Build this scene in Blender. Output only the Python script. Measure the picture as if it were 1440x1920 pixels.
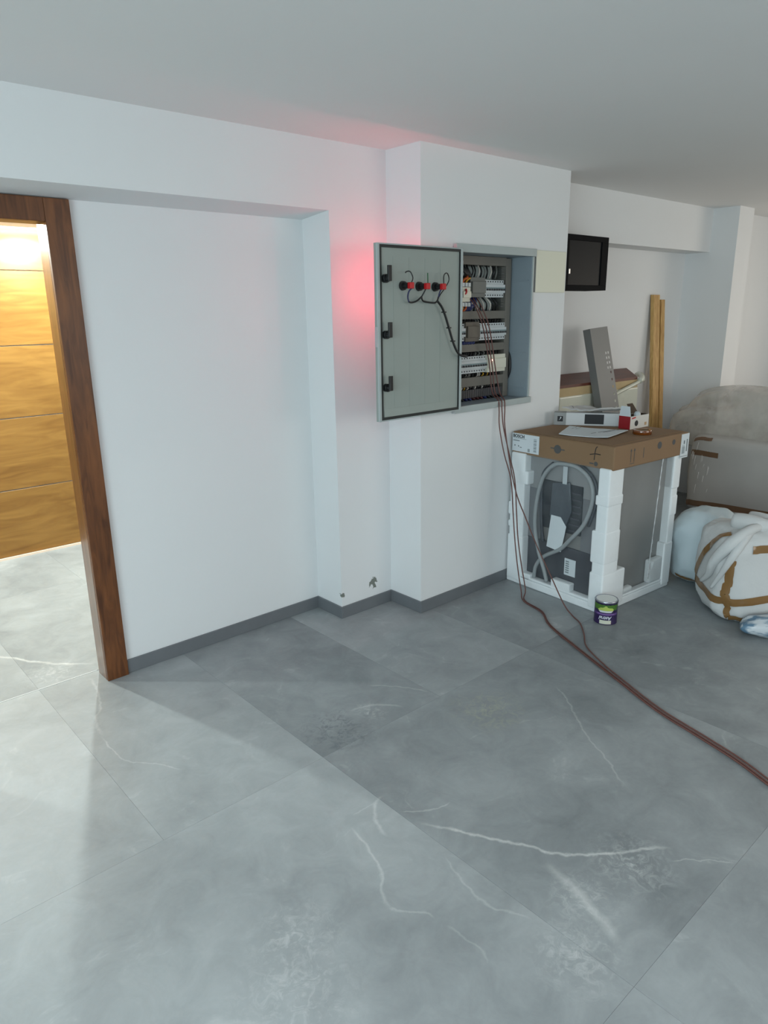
import bpy, bmesh, math, random
from mathutils import Vector, Matrix, noise
from mathutils.bvhtree import BVHTree

for o in list(bpy.data.objects):
    bpy.data.objects.remove(o, do_unlink=True)
scene = bpy.context.scene
C = scene.collection
random.seed(7)
H = 2.3494

# ---------------------------------------------------------------- camera
YAW, PIT, ROL, FPX = 0.7246, 0.278, -0.0155, 1320.69
fw = Vector((math.sin(YAW)*math.cos(PIT), math.cos(YAW)*math.cos(PIT), -math.sin(PIT)))
rt = Vector((math.cos(YAW), -math.sin(YAW), 0))
up = rt.cross(fw)
r2 = math.cos(ROL)*rt + math.sin(ROL)*up
u2 = -math.sin(ROL)*rt + math.cos(ROL)*up
cd = bpy.data.cameras.new('camera')
cam = bpy.data.objects.new('camera', cd)
C.objects.link(cam)
M = Matrix((r2, u2, -fw)).transposed().to_4x4()
M.translation = Vector((0, 0, 1.6))
cam.matrix_world = M
cd.sensor_fit = 'VERTICAL'
cd.sensor_height = 36
cd.lens = 36*FPX/1920
cd.clip_start = 0.05
scene.camera = cam

# ---------------------------------------------------------------- world, lights, exposure
w = bpy.data.worlds.new('sky')
scene.world = w
w.use_nodes = True
w.node_tree.nodes['Background'].inputs[0].default_value = (0.80, 0.90, 1.0, 1)
w.node_tree.nodes['Background'].inputs[1].default_value = 0.5

def area(name, loc, rot, sx, sy, power, col, spread=math.pi):
    l = bpy.data.lights.new(name, 'AREA')
    l.shape = 'RECTANGLE'; l.size = sx; l.size_y = sy
    l.energy = power; l.color = col; l.spread = spread
    o = bpy.data.objects.new(name, l); C.objects.link(o)
    o.location = loc; o.rotation_euler = rot
    return o
# daylight entering by the windows of the unseen walls
area('daylight_window_one', (-2.97, -0.4, 1.5), (0, -math.pi/2, 0), 1.3, 3.0, 110, (0.76, 0.95, 1.0))
area('daylight_window_two', (4.3, -3.27, 1.5), (math.pi/2, 0, 0), 3.0, 1.3, 42, (1.0, 0.95, 0.87))
area('daylight_window_three', (7.67, 0.6, 1.5), (0, math.pi/2, 0), 1.3, 1.8, 22, (1.0, 0.86, 0.70))
# unseen ceiling lamp, added behind the camera to brighten floor and ceiling
area('added_ceiling_light', (-0.2, -0.9, 2.26), (0, 0, 0.3), 1.2, 0.25, 36, (0.96, 0.97, 1.0))
# LED strip washing the top of the hallway's wooden wall
area('hall_led_strip', (0.6, 5.05, 2.136), (math.radians(50), 0, 0), 4.5, 0.02, 30, (1.0, 0.97, 0.86))
# recessed downlights of the hallway
for i, (x, y, p) in enumerate(((-0.74, 4.6, 20), (0.56, 4.6, 22), (1.59, 4.6, 22))):
    l = bpy.data.lights.new('hall_downlight', 'SPOT')
    l.energy = p*5.2; l.color = (0.90, 1.0, 0.96); l.spot_size = math.radians(176); l.spot_blend = 0.15
    l.shadow_soft_size = 0.03
    o = bpy.data.objects.new('hall_downlight', l); C.objects.link(o)
    o.location = (x, y, 2.125)

vs = scene.view_settings
vs.view_transform = 'Standard'
vs.look = 'None'
vs.exposure = 0.0
vs.gamma = 1.0
vs.use_curve_mapping = False

# ---------------------------------------------------------------- helpers
def S(r, g, b):
    f = lambda c: (c/255/12.92) if c/255 <= 0.04045 else ((c/255+0.055)/1.055)**2.4
    return (f(r), f(g), f(b), 1.0)

MATS = {}
def mat(name, col, rough=0.6, metal=0.0, bump=0.0, bscale=60, var=0.0, vscale=6, emit=None, estr=0, spec=0.5, stretch=None):
    if name in MATS: return MATS[name]
    m = bpy.data.materials.new(name); m.use_nodes = True
    nt = m.node_tree; b = nt.nodes['Principled BSDF']
    b.inputs['Base Color'].default_value = col
    b.inputs['Roughness'].default_value = rough
    b.inputs['Metallic'].default_value = metal
    b.inputs['Specular IOR Level'].default_value = spec
    tc = nt.nodes.new('ShaderNodeTexCoord')
    src = tc.outputs['Object']
    if stretch:
        mp = nt.nodes.new('ShaderNodeMapping'); mp.inputs['Scale'].default_value = stretch
        nt.links.new(src, mp.inputs[0]); src = mp.outputs[0]
    if var > 0:
        n = nt.nodes.new('ShaderNodeTexNoise'); n.inputs['Scale'].default_value = vscale; n.inputs['Detail'].default_value = 5
        nt.links.new(src, n.inputs['Vector'])
        mx = nt.nodes.new('ShaderNodeMix'); mx.data_type = 'RGBA'
        mx.inputs[6].default_value = tuple(c*(1-var) for c in col[:3])+(1,)
        mx.inputs[7].default_value = tuple(min(1, c*(1+var)) for c in col[:3])+(1,)
        nt.links.new(n.outputs[0], mx.inputs[0]); nt.links.new(mx.outputs[2], b.inputs['Base Color'])
    if bump > 0:
        n2 = nt.nodes.new('ShaderNodeTexNoise'); n2.inputs['Scale'].default_value = bscale; n2.inputs['Detail'].default_value = 3
        nt.links.new(src, n2.inputs['Vector'])
        bp = nt.nodes.new('ShaderNodeBump'); bp.inputs['Strength'].default_value = bump; bp.inputs['Distance'].default_value = 0.01
        nt.links.new(n2.outputs[0], bp.inputs['Height']); nt.links.new(bp.outputs[0], b.inputs['Normal'])
    if emit:
        b.inputs['Emission Color'].default_value = emit; b.inputs['Emission Strength'].default_value = estr
    MATS[name] = m
    return m

def film_mat(name, col, alpha, rough=0.18, bump=0.3, bscale=25):
    m = bpy.data.materials.new(name); m.use_nodes = True
    nt = m.node_tree; nt.nodes.clear()
    out = nt.nodes.new('ShaderNodeOutputMaterial')
    tr = nt.nodes.new('ShaderNodeBsdfTransparent')
    pr = nt.nodes.new('ShaderNodeBsdfPrincipled')
    pr.inputs['Base Color'].default_value = col; pr.inputs['Roughness'].default_value = rough
    pr.inputs['Specular IOR Level'].default_value = 0.8
    mx = nt.nodes.new('ShaderNodeMixShader')
    tc = nt.nodes.new('ShaderNodeTexCoord')
    n = nt.nodes.new('ShaderNodeTexNoise'); n.inputs['Scale'].default_value = bscale; n.inputs['Detail'].default_value = 4
    nt.links.new(tc.outputs['Object'], n.inputs['Vector'])
    bp = nt.nodes.new('ShaderNodeBump'); bp.inputs['Strength'].default_value = bump; bp.inputs['Distance'].default_value = 0.02
    nt.links.new(n.outputs[0], bp.inputs['Height']); nt.links.new(bp.outputs[0], pr.inputs['Normal'])
    mr = nt.nodes.new('ShaderNodeMapRange')
    mr.inputs[1].default_value = 0.35; mr.inputs[2].default_value = 0.7
    mr.inputs[3].default_value = alpha*0.6; mr.inputs[4].default_value = min(1, alpha*1.5)
    nt.links.new(n.outputs[0], mr.inputs[0])
    nt.links.new(mr.outputs[0], mx.inputs[0]); nt.links.new(tr.outputs[0], mx.inputs[1]); nt.links.new(pr.outputs[0], mx.inputs[2])
    nt.links.new(mx.outputs[0], out.inputs[0])
    MATS[name] = m
    return m

class MB:
    """collects shapes into one mesh; org is subtracted so the object sits at its base"""
    def __init__(self, org=(0, 0, 0)):
        self.v = []; self.f = []; self.mi = []; self.o = Vector(org)
    def add(self, vs, fs, mi=0):
        k = len(self.v)
        self.v += [tuple(Vector(p)-self.o) for p in vs]
        self.f += [tuple(i+k for i in f) for f in fs]
        self.mi += [mi]*len(fs)
        return self
    def hexa(self, p, mi=0):   # p: 8 points, bottom 4 then top 4, counter-clockwise
        return self.add(p, [(3, 2, 1, 0), (4, 5, 6, 7), (0, 1, 5, 4), (1, 2, 6, 5), (2, 3, 7, 6), (3, 0, 4, 7)], mi)
    def box(self, x0, x1, y0, y1, z0, z1, mi=0):
        return self.hexa([(x0, y0, z0), (x1, y0, z0), (x1, y1, z0), (x0, y1, z0), (x0, y0, z1), (x1, y0, z1), (x1, y1, z1), (x0, y1, z1)], mi)
    def tube(self, pts, r, n=8, mi=0, smooth=4, closed=False):
        P = path(pts, smooth)
        vs = []; fs = []
        prev = None
        for i, p in enumerate(P):
            t = (P[min(i+1, len(P)-1)]-P[max(i-1, 0)]).normalized()
            a = prev if prev is not None else (Vector((0, 0, 1)) if abs(t.z) < 0.9 else Vector((1, 0, 0)))
            a = (a-t*a.dot(t)).normalized(); prev = a
            b = t.cross(a)
            rr = r(i/(len(P)-1)) if callable(r) else r
            for k in range(n):
                g = 2*math.pi*k/n
                vs.append(p+(a*math.cos(g)+b*math.sin(g))*rr)
        for i in range(len(P)-1):
            for k in range(n):
                fs.append((i*n+k, i*n+(k+1) % n, (i+1)*n+(k+1) % n, (i+1)*n+k))
        fs.append(tuple(range(n-1, -1, -1))); fs.append(tuple((len(P)-1)*n+k for k in range(n)))
        return self.add(vs, fs, mi)
    def lathe(self, prof, c, ax='z', n=32, mi=0):
        vs = []; fs = []
        for r, h in prof:
            for k in range(n):
                g = 2*math.pi*k/n
                x, y = r*math.cos(g), r*math.sin(g)
                q = {'z': (x, y, h), 'y': (x, h, y), 'x': (h, x, y)}[ax]
                vs.append(Vector(c)+Vector(q))
        for i in range(len(prof)-1):
            for k in range(n):
                fs.append((i*n+k, i*n+(k+1) % n, (i+1)*n+(k+1) % n, (i+1)*n+k))
        fs.append(tuple(range(n-1, -1, -1))); fs.append(tuple((len(prof)-1)*n+k for k in range(n)))
        return self.add(vs, fs, mi)
    def poly(self, pts, d, mi=0):   # polygon extruded by vector d
        n = len(pts); d = Vector(d)
        vs = [Vector(p) for p in pts]+[Vector(p)+d for p in pts]
        fs = [tuple(range(n-1, -1, -1)), tuple(range(n, 2*n))]+[(i, (i+1) % n, n+(i+1) % n, n+i) for i in range(n)]
        return self.add(vs, fs, mi)

def path(pts, k=4):
    P = [Vector(p) for p in pts]
    if k <= 1 or len(P) < 3: return P
    out = []
    for i in range(len(P)-1):
        p0 = P[max(i-1, 0)]; p1 = P[i]; p2 = P[i+1]; p3 = P[min(i+2, len(P)-1)]
        for j in range(k):
            t = j/k
            out.append(0.5*((2*p1)+(p2-p0)*t+(2*p0-5*p1+4*p2-p3)*t*t+(3*p1-3*p2+p3-p0)*t**3))
    out.append(P[-1])
    return out

def obj(name, mb, m, parent=None, loc=None, bevel=0, smooth=False, segs=2, autos=None):
    me = bpy.data.meshes.new(name)
    me.from_pydata(mb.v, [], mb.f)
    for k in (m if isinstance(m, (list, tuple)) else [m]): me.materials.append(k)
    for p, i in zip(me.polygons, mb.mi): p.material_index = i
    bm = bmesh.new(); bm.from_mesh(me)
    bmesh.ops.recalc_face_normals(bm, faces=bm.faces)
    if bevel > 0:
        es = [e for e in bm.edges if len(e.link_faces) == 2 and e.calc_face_angle(0) > 0.5]
        bmesh.ops.bevel(bm, geom=es, offset=bevel, segments=segs, profile=0.6, affect='EDGES', clamp_overlap=True)
    bm.to_mesh(me); bm.free()
    if smooth or autos:
        for p in me.polygons: p.use_smooth = True
    if autos:
        try: me.set_sharp_from_angle(angle=math.radians(autos))
        except Exception: pass
    o = bpy.data.objects.new(name, me); C.objects.link(o)
    if parent is not None: o.parent = parent
    if loc is not None: o.location = loc
    elif parent is None: o.location = mb.o
    return o

def tag(o, label, cat, group=None):
    o['label'] = label; o['category'] = cat
    if group: o['group'] = group
    return o
def struct(o): o['kind'] = 'structure'; return o
def thing(name, label, cat, loc=(0, 0, 0), rotz=0, group=None):
    o = bpy.data.objects.new(name, None); C.objects.link(o)
    o.empty_display_size = 0.05
    o.location = loc; o.rotation_euler = (0, 0, rotz)
    return tag(o, label, cat, group)

def text_obj(name, body, size, m, parent, mtx, depth=0.0004, shear=0.0, bold=0.0):
    cu = bpy.data.curves.new(name, 'FONT'); cu.body = body; cu.size = size; cu.align_x = 'CENTER'; cu.align_y = 'CENTER'
    cu.extrude = depth; cu.shear = shear; cu.offset = bold; cu.resolution_u = 3
    t = bpy.data.objects.new(name, cu); C.objects.link(t)
    bpy.context.view_layer.update()
    me = bpy.data.meshes.new_from_object(t.evaluated_get(bpy.context.evaluated_depsgraph_get()))
    bpy.data.objects.remove(t, do_unlink=True)
    me.materials.clear(); me.materials.append(m)
    o = bpy.data.objects.new(name, me); C.objects.link(o)
    o.parent = parent; o.matrix_local = mtx
    return o
def frame(o, x, y):   # matrix with columns x (text right), y (text up), z
    x = Vector(x).normalized(); y = Vector(y).normalized(); z = x.cross(y)
    m = Matrix((x, y, z)).transposed().to_4x4(); m.translation = Vector(o)
    return m

# ---------------------------------------------------------------- materials of the room
def wall_paint():
    m = mat('white_wall_paint', S(227, 229, 230), 0.75, bump=0.05, bscale=40, var=0.015, vscale=2.5)
    nt = m.node_tree; b = nt.nodes['Principled BSDF']
    # damaged plaster low on the pilaster: a few flaked grey spots
    geo = nt.nodes.new('ShaderNodeNewGeometry')
    src = b.inputs['Base Color'].links[0].from_socket
    acc = None
    for c, rad in (((2.385, 2.793, 0.143), 0.075), ((2.163, 2.793, 0.125), 0.045)):
        d = nt.nodes.new('ShaderNodeVectorMath'); d.operation = 'DISTANCE'; d.inputs[1].default_value = c
        nt.links.new(geo.outputs['Position'], d.inputs[0])
        mr = nt.nodes.new('ShaderNodeMapRange'); mr.inputs[1].default_value = 0; mr.inputs[2].default_value = rad
        mr.inputs[3].default_value = 0.42; mr.inputs[4].default_value = -0.35; mr.clamp = False
        nt.links.new(d.outputs['Value'], mr.inputs[0])
        if acc is None: acc = mr.outputs[0]
        else:
            mxm = nt.nodes.new('ShaderNodeMath'); mxm.operation = 'MAXIMUM'
            nt.links.new(acc, mxm.inputs[0]); nt.links.new(mr.outputs[0], mxm.inputs[1]); acc = mxm.outputs[0]
    n = nt.nodes.new('ShaderNodeTexNoise'); n.inputs['Scale'].default_value = 38; n.inputs['Detail'].default_value = 4
    nt.links.new(geo.outputs['Position'], n.inputs['Vector'])
    ad = nt.nodes.new('ShaderNodeMath'); ad.operation = 'ADD'
    nt.links.new(acc, ad.inputs[0]); nt.links.new(n.outputs[0], ad.inputs[1])
    gt = nt.nodes.new('ShaderNodeMapRange'); gt.inputs[1].default_value = 0.66; gt.inputs[2].default_value = 0.72
    nt.links.new(ad.outputs[0], gt.inputs[0])
    mx = nt.nodes.new('ShaderNodeMix'); mx.data_type = 'RGBA'
    nt.links.new(gt.outputs[0], mx.inputs[0]); nt.links.new(src, mx.inputs[6]); mx.inputs[7].default_value = S(120, 125, 118)
    nt.links.new(mx.outputs[2], b.inputs['Base Color'])
    return m
WALL = wall_paint()
CEIL = mat('ceiling_paint', S(234, 234, 233), 0.85, bump=0.04, bscale=50, var=0.015, vscale=2)

VEINS = [
    ([(1.346, 1.375), (1.415, 1.262), (1.484, 1.134), (1.532, 1.058), (1.552, 1.004), (1.637, 0.919), (1.732, 0.849), (1.804, 0.801), (1.846, 0.762)], 0.0085, 1.0),
    ([(1.788, 0.75), (1.862, 0.679), (1.921, 0.61)], 0.004, 0.50),
    ([(2.396, 1.588), (2.343, 1.496), (2.246, 1.379), (2.156, 1.26), (2.096, 1.154), (2.015, 1.041), (1.998, 1.005)], 0.006, 0.55),
    ([(1.342, 1.558), (1.283, 1.52), (1.24, 1.45), (1.233, 1.391)], 0.011, 0.70),
    ([(1.17, 1.514), (1.153, 1.402), (1.123, 1.312), (1.055, 1.213), (1.05, 1.178)], 0.007, 0.55),
    ([(1.044, 1.194), (1.072, 1.148), (1.113, 1.106), (1.12, 1.078)], 0.006, 0.50),
    ([(1.338, 1.455), (1.425, 1.392), (1.5, 1.377)], 0.005, 0.55),
    ([(0.771, 2.578), (0.768, 2.437), (0.78, 2.349), (0.823, 2.296), (0.874, 2.226), (0.91, 2.15)], 0.005, 0.60),
    ([(0.912, 3.083), (0.882, 2.917), (0.849, 2.799), (0.79, 2.688), (0.779, 2.571)], 0.008, 0.45),
    ([(1.795, 2.153), (1.903, 2.026), (1.951, 1.925)], 0.006, 0.45),
    ([(1.597, 2.041), (1.705, 2.013), (1.788, 1.913)], 0.010, 0.45),
    ([(1.313, 1.224), (1.275, 1.13), (1.257, 1.027), (1.286, 0.947), (1.31, 0.893)], 0.006, 0.35),
    ([(0.40, 3.85), (0.658, 3.594), (0.76, 3.437), (0.884, 3.284), (0.997, 3.214)], 0.012, 0.90),
    ([(1.208, 1.547), (1.277, 1.547), (1.337, 1.547)], 0.003, 0.5),
    ([(1.122, 1.043), (1.132, 0.966), (1.133, 0.921), (1.106, 0.889)], 0.006, 0.35),
    ([(1.502, 0.997), (1.485, 0.883), (1.456, 0.795), (1.436, 0.742), (1.412, 0.693)], 0.022, 0.55),
]
# soft patches: centre, radius, amount (white +, green-grey, dark -)
PATCH = [((1.69, 0.82), 0.16, 'w'), ((1.47, 0.84), 0.13, 'w'), ((2.03, 1.66), 0.19, 'g'), ((0.80, 1.28), 0.16, 'w'),
         ((0.70, 1.15), 0.20, 'w'), ((1.49, 1.97), 0.19, 'd'), ((1.65, 1.99), 0.10, 'w'), ((0.78, 3.25), 0.16, 'w'), ((1.30, 0.75), 0.15, 'w')]

def tile_mat():
    m = bpy.data.materials.new('grey_marble_tile'); m.use_nodes = True
    nt = m.node_tree; N = nt.nodes.new; L = nt.links.new
    b = nt.nodes['Principled BSDF']
    geo = N('ShaderNodeNewGeometry'); pos = geo.outputs['Position']
    def math_(op, a, c=None, d=None, clamp=False):
        n = N('ShaderNodeMath'); n.operation = op; n.use_clamp = clamp
        for i, x in enumerate((a, c, d)):
            if x is None: continue
            if isinstance(x, (int, float)): n.inputs[i].default_value = x
            else: L(x, n.inputs[i])
        return n.outputs[0]
    def noise_(scale, det, dist=0.0, vec=pos, rough=0.55):
        n = N('ShaderNodeTexNoise'); n.inputs['Scale'].default_value = scale; n.inputs['Detail'].default_value = det
        n.inputs['Distortion'].default_value = dist; n.inputs['Roughness'].default_value = rough
        L(vec, n.inputs['Vector']); return n.outputs[0]
    # every tile is cut from another slab: shift the cloud pattern by the tile's own number
    at = N('ShaderNodeAttribute'); at.attribute_type = 'OBJECT'; at.attribute_name = 'tone'
    oi = N('ShaderNodeObjectInfo')
    shift = N('ShaderNodeVectorMath'); shift.operation = 'SCALE'; shift.inputs[0].default_value = (11, 7, 3)
    L(oi.outputs['Random'], shift.inputs['Scale'])
    pv = N('ShaderNodeVectorMath'); pv.operation = 'ADD'; L(pos, pv.inputs[0]); L(shift.outputs[0], pv.inputs[1]); pv = pv.outputs[0]
    big = noise_(1.6, 6, 0.6, pv)
    mid = noise_(7, 8, 0.8, pv, 0.65)
    fine = noise_(60, 4, 0.0, pos)
    wob = noise_(22, 4)
    # generic thin veins: ridge of a warped noise
    rid = noise_(1.3, 5, 1.3, pv, 0.5)
    rid = math_('ABSOLUTE', math_('SUBTRACT', rid, 0.5))
    rid = math_('SUBTRACT', 1.0, math_('MULTIPLY', rid, 90, clamp=True), clamp=True)
    rid = math_('MULTIPLY', rid, math_('MULTIPLY', math_('SUBTRACT', mid, 0.52, clamp=True), 1.4, clamp=True))
    acc = rid
    for pts, wid, amt in VEINS:
        a = Vector(pts[0]); e = Vector(pts[-1]); d = e-a; ln = d.length; d.normalize(); nn = Vector((-d.y, d.x))
        st = [((Vector(p)-a).dot(d)/ln, (Vector(p)-a).dot(nn)) for p in pts]
        lo = min(s for t, s in st)-0.02; hi = max(s for t, s in st)+0.02
        dt = N('ShaderNodeVectorMath'); dt.operation = 'DOT_PRODUCT'; dt.inputs[1].default_value = (d.x/ln, d.y/ln, 0); L(pos, dt.inputs[0])
        t = math_('SUBTRACT', dt.outputs['Value'], a.dot(d)/ln)
        ds = N('ShaderNodeVectorMath'); ds.operation = 'DOT_PRODUCT'; ds.inputs[1].default_value = (nn.x, nn.y, 0); L(pos, ds.inputs[0])
        s = math_('SUBTRACT', ds.outputs['Value'], a.dot(nn))
        fc = N('ShaderNodeFloatCurve'); cv = fc.mapping.curves[0]
        q = sorted(st)
        cv.points[0].location = (0, (q[0][1]-lo)/(hi-lo)); cv.points[1].location = (1, (q[-1][1]-lo)/(hi-lo))
        for tt, ss in q[1:-1]: cv.points.new(tt, (ss-lo)/(hi-lo))
        fc.mapping.update()
        L(t, fc.inputs['Value'])
        ctr = math_('MULTIPLY_ADD', fc.outputs[0], hi-lo, lo)
        dist = math_('ABSOLUTE', math_('ADD', math_('SUBTRACT', s, ctr), math_('MULTIPLY', math_('SUBTRACT', wob, 0.5), 0.03)))
        line = math_('SUBTRACT', 1.0, math_('DIVIDE', dist, wid), clamp=True)
        ends = math_('MULTIPLY', math_('SUBTRACT', 0.5, math_('ABSOLUTE', math_('SUBTRACT', t, 0.5))), 8, clamp=True)
        br = math_('MULTIPLY_ADD', mid, 1.6, -0.15, clamp=True)
        acc = math_('MAXIMUM', acc, math_('MULTIPLY', math_('MULTIPLY', line, ends), math_('MULTIPLY', br, amt)))
    pw = pg = pd = None
    for c, r, k in PATCH:
        ds = N('ShaderNodeVectorMath'); ds.operation = 'DISTANCE'; ds.inputs[1].default_value = (c[0], c[1], 0); L(pos, ds.inputs[0])
        f = math_('SUBTRACT', 1.0, math_('DIVIDE', ds.outputs['Value'], r), clamp=True)
        if k == 'w': pw = f if pw is None else math_('MAXIMUM', pw, f)
        elif k == 'g': pg = f
        else: pd = f
    crisp = math_('MULTIPLY', math_('SUBTRACT', noise_(26, 7, 1.5, pos, 0.7), 0.47, clamp=True), 4.5, clamp=True)
    pw = math_('MULTIPLY', pw, crisp)
    # base colour
    tone = math_('ADD', at.outputs['Fac'], math_('ADD', math_('MULTIPLY', math_('SUBTRACT', big, 0.5), 0.85), math_('ADD', math_('MULTIPLY', math_('SUBTRACT', mid, 0.5), 0.55), math_('MULTIPLY', math_('SUBTRACT', fine, 0.5), 0.10))), clamp=True)
    ramp = N('ShaderNodeMix'); ramp.data_type = 'RGBA'; L(tone, ramp.inputs[0])
    ramp.inputs[6].default_value = S(108, 114, 117); ramp.inputs[7].default_value = S(188, 194, 196)
    def mixc(fac, src, col):
        n = N('ShaderNodeMix'); n.data_type = 'RGBA'
        L(fac, n.inputs[0]); L(src, n.inputs[6]); n.inputs[7].default_value = col
        return n.outputs[2]
    col = ramp.outputs[2]
    col = mixc(math_('MULTIPLY', pd, math_('MULTIPLY', crisp, 1.2), clamp=True), col, S(84, 92, 100))
    col = mixc(math_('MULTIPLY', pg, math_('MULTIPLY', crisp, 1.0)), col, S(170, 172, 150))
    col = mixc(math_('MULTIPLY', pw, 0.72), col, S(205, 208, 208))
    col = mixc(math_('MULTIPLY', acc, 0.85), col, S(222, 224, 222))
    L(col, b.inputs['Base Color'])
    L(math_('MULTIPLY_ADD', mid, 0.16, 0.38), b.inputs['Roughness'])
    bp = N('ShaderNodeBump'); bp.inputs['Strength'].default_value = 0.03; bp.inputs['Distance'].default_value = 0.004
    L(mid, bp.inputs['Height']); L(bp.outputs[0], b.inputs['Normal'])
    return m
TILE = tile_mat()
GROUT = mat('grey_grout', S(128, 134, 136), 0.9)
SKIRT = mat('skirting_tile', S(108, 112, 116), 0.45, var=0.12, vscale=9)

def wood(name, c1, c2, scale=(3, 3, 0.35), rough=0.4, grain=9):
    m = bpy.data.materials.new(name); m.use_nodes = True
    nt = m.node_tree; b = nt.nodes['Principled BSDF']
    tc = nt.nodes.new('ShaderNodeTexCoord'); mp = nt.nodes.new('ShaderNodeMapping'); mp.inputs['Scale'].default_value = scale
    oi = nt.nodes.new('ShaderNodeObjectInfo'); ad = nt.nodes.new('ShaderNodeVectorMath'); ad.operation = 'ADD'
    nt.links.new(tc.outputs['Object'], ad.inputs[0]); nt.links.new(oi.outputs['Random'], ad.inputs[1])
    nt.links.new(ad.outputs[0], mp.inputs[0])
    n = nt.nodes.new('ShaderNodeTexNoise'); n.inputs['Scale'].default_value = grain; n.inputs['Detail'].default_value = 8; n.inputs['Distortion'].default_value = 1.2
    nt.links.new(mp.outputs[0], n.inputs['Vector'])
    mr = nt.nodes.new('ShaderNodeMapRange'); mr.inputs[1].default_value = 0.3; mr.inputs[2].default_value = 0.72
    nt.links.new(n.outputs[0], mr.inputs[0])
    mx = nt.nodes.new('ShaderNodeMix'); mx.data_type = 'RGBA'; mx.inputs[6].default_value = c1; mx.inputs[7].default_value = c2
    nt.links.new(mr.outputs[0], mx.inputs[0]); nt.links.new(mx.outputs[2], b.inputs['Base Color'])
    b.inputs['Roughness'].default_value = rough
    MATS[name] = m
    return m
DOORWOOD = wood('brown_stained_wood', S(78, 43, 20), S(122, 74, 38), (4, 4, 0.5), 0.35)
JAMBWOOD = wood('varnished_brown_wood', S(84, 50, 28), S(122, 78, 46), (4, 4, 0.5), 0.3)
JAMBWOOD.node_tree.nodes['Principled BSDF'].inputs['Coat Weight'].default_value = 1.0
JAMBWOOD.node_tree.nodes['Principled BSDF'].inputs['Coat Roughness'].default_value = 0.12
PANELWOOD = wood('golden_oak_panel', S(124, 84, 28), S(156, 114, 52), (0.6, 3, 4), 0.4, 4)
PINE = wood('pine_batten', S(168, 124, 66), S(214, 176, 112), (8, 8, 0.7), 0.6)

# ---------------------------------------------------------------- structure
floor = struct(obj('floor', MB((0, 0, -0.012)).box(-3.1, 7.8, -3.4, 5.3, -0.06, -0.0013), GROUT))
# shared tile meshes: large slabs, and half-width ones along the doorway wall
def tile_mesh(wd):
    t0 = obj('tile', MB().box(0.0003, wd-0.0003, 0.0003, 1.2597, -0.0012, 0.0), TILE, None)
    me = t0.data; bpy.data.objects.remove(t0, do_unlink=True); return me
big_me, half_me = tile_mesh(1.26), tile_mesh(0.63)
TX, TY = 0.70, 3.13
tones = {(0, -1): 0.56, (-1, -1): 0.62, (1, -1): 0.33, (2, -1): 0.47, (3, -1): 0.34, (-1, -2): 0.55, (1, -2): 0.37, (3, -2): 0.28, (-1, -3): 0.5, (1, -3): 0.49}
for iy in range(-6, 2):
    for ix in range(-7, 12):
        if iy >= 0 and not (-6 <= ix <= 4): continue
        if iy < -1 and ix % 2 == 0: continue
        o = bpy.data.objects.new('tile', half_me if iy >= -1 else big_me); C.objects.link(o)
        o.parent = floor
        o.location = Vector((TX+ix*0.63, TY+iy*1.26 - (0.003 if iy < 0 else 0), 0))-floor.location
        o['tone'] = tones.get((ix, iy), (0.27 if ix >= 3 else 0.45)+random.uniform(-0.04, 0.04))  # right-hand tiles toned darker to paint in the light's fall-off

YA, YB, YC, YW = 3.007, 2.7932, 2.5517, 2.977
XB, XC, XR = 2.1594, 2.5186, 3.72
# recessed wall with the doorway
mb = MB((1.5, YA, 0))
mb.box(0.985, XB, YA, 3.13, 0, 2.06); mb.box(-3.0, 0.035, YA, 3.13, 0, 2.06); mb.box(0.035, 0.985, YA, 3.13, 2.0, 2.06)
struct(obj('wall_doorway', mb, WALL))
mb = MB((1, YB, 2.05))
mb.poly([(-3.0, YB, 2.0535), (-3.0, YB, H), (-3.0, 3.13, H), (-3.0, 3.13, 2.03), (-3.0, YA, 2.032)], (XC+3.0, 0, 0))
struct(obj('wall_beam', mb, WALL))
struct(obj('wall_pilaster', MB((XB, YB, 0)).box(XB, XC, YB, 3.13, 0, 2.0535), WALL))
# column with the recess of the switchboard
CX0, CX1, CZ0, CZ1 = 2.772, 3.388, 1.088, 1.893
mb = MB((XC, YC, 0))
mb.box(XC, CX0, YC, 3.13, 0, H); mb.box(CX1, XR, YC, 3.13, 0, H)
mb.box(CX0, CX1, YC, 3.13, 0, CZ0); mb.box(CX0, CX1, YC, 3.13, CZ1, H); mb.box(CX0, CX1, 2.79, 3.13, CZ0, CZ1)
struct(obj('wall_column', mb, WALL))
struct(obj('wall_alcove', MB((XR, YW, 0)).box(XR, 6.04, YW, 3.13, 0, H), WALL))
struct(obj('wall_alcove_beam', MB((XR, 2.7775, 2.02)).box(XR, 6.04, 2.7775, YW, 2.02, H), WALL))
struct(obj('wall_far_pillar', MB((6.04, 2.57, 0)).box(6.04, 6.31, 2.57, 3.13, 0, H), WALL))
struct(obj('wall_far', MB((6.31, 2.75, 0)).box(6.31, 7.8, 2.75, 3.13, 0, H), WALL))
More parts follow.
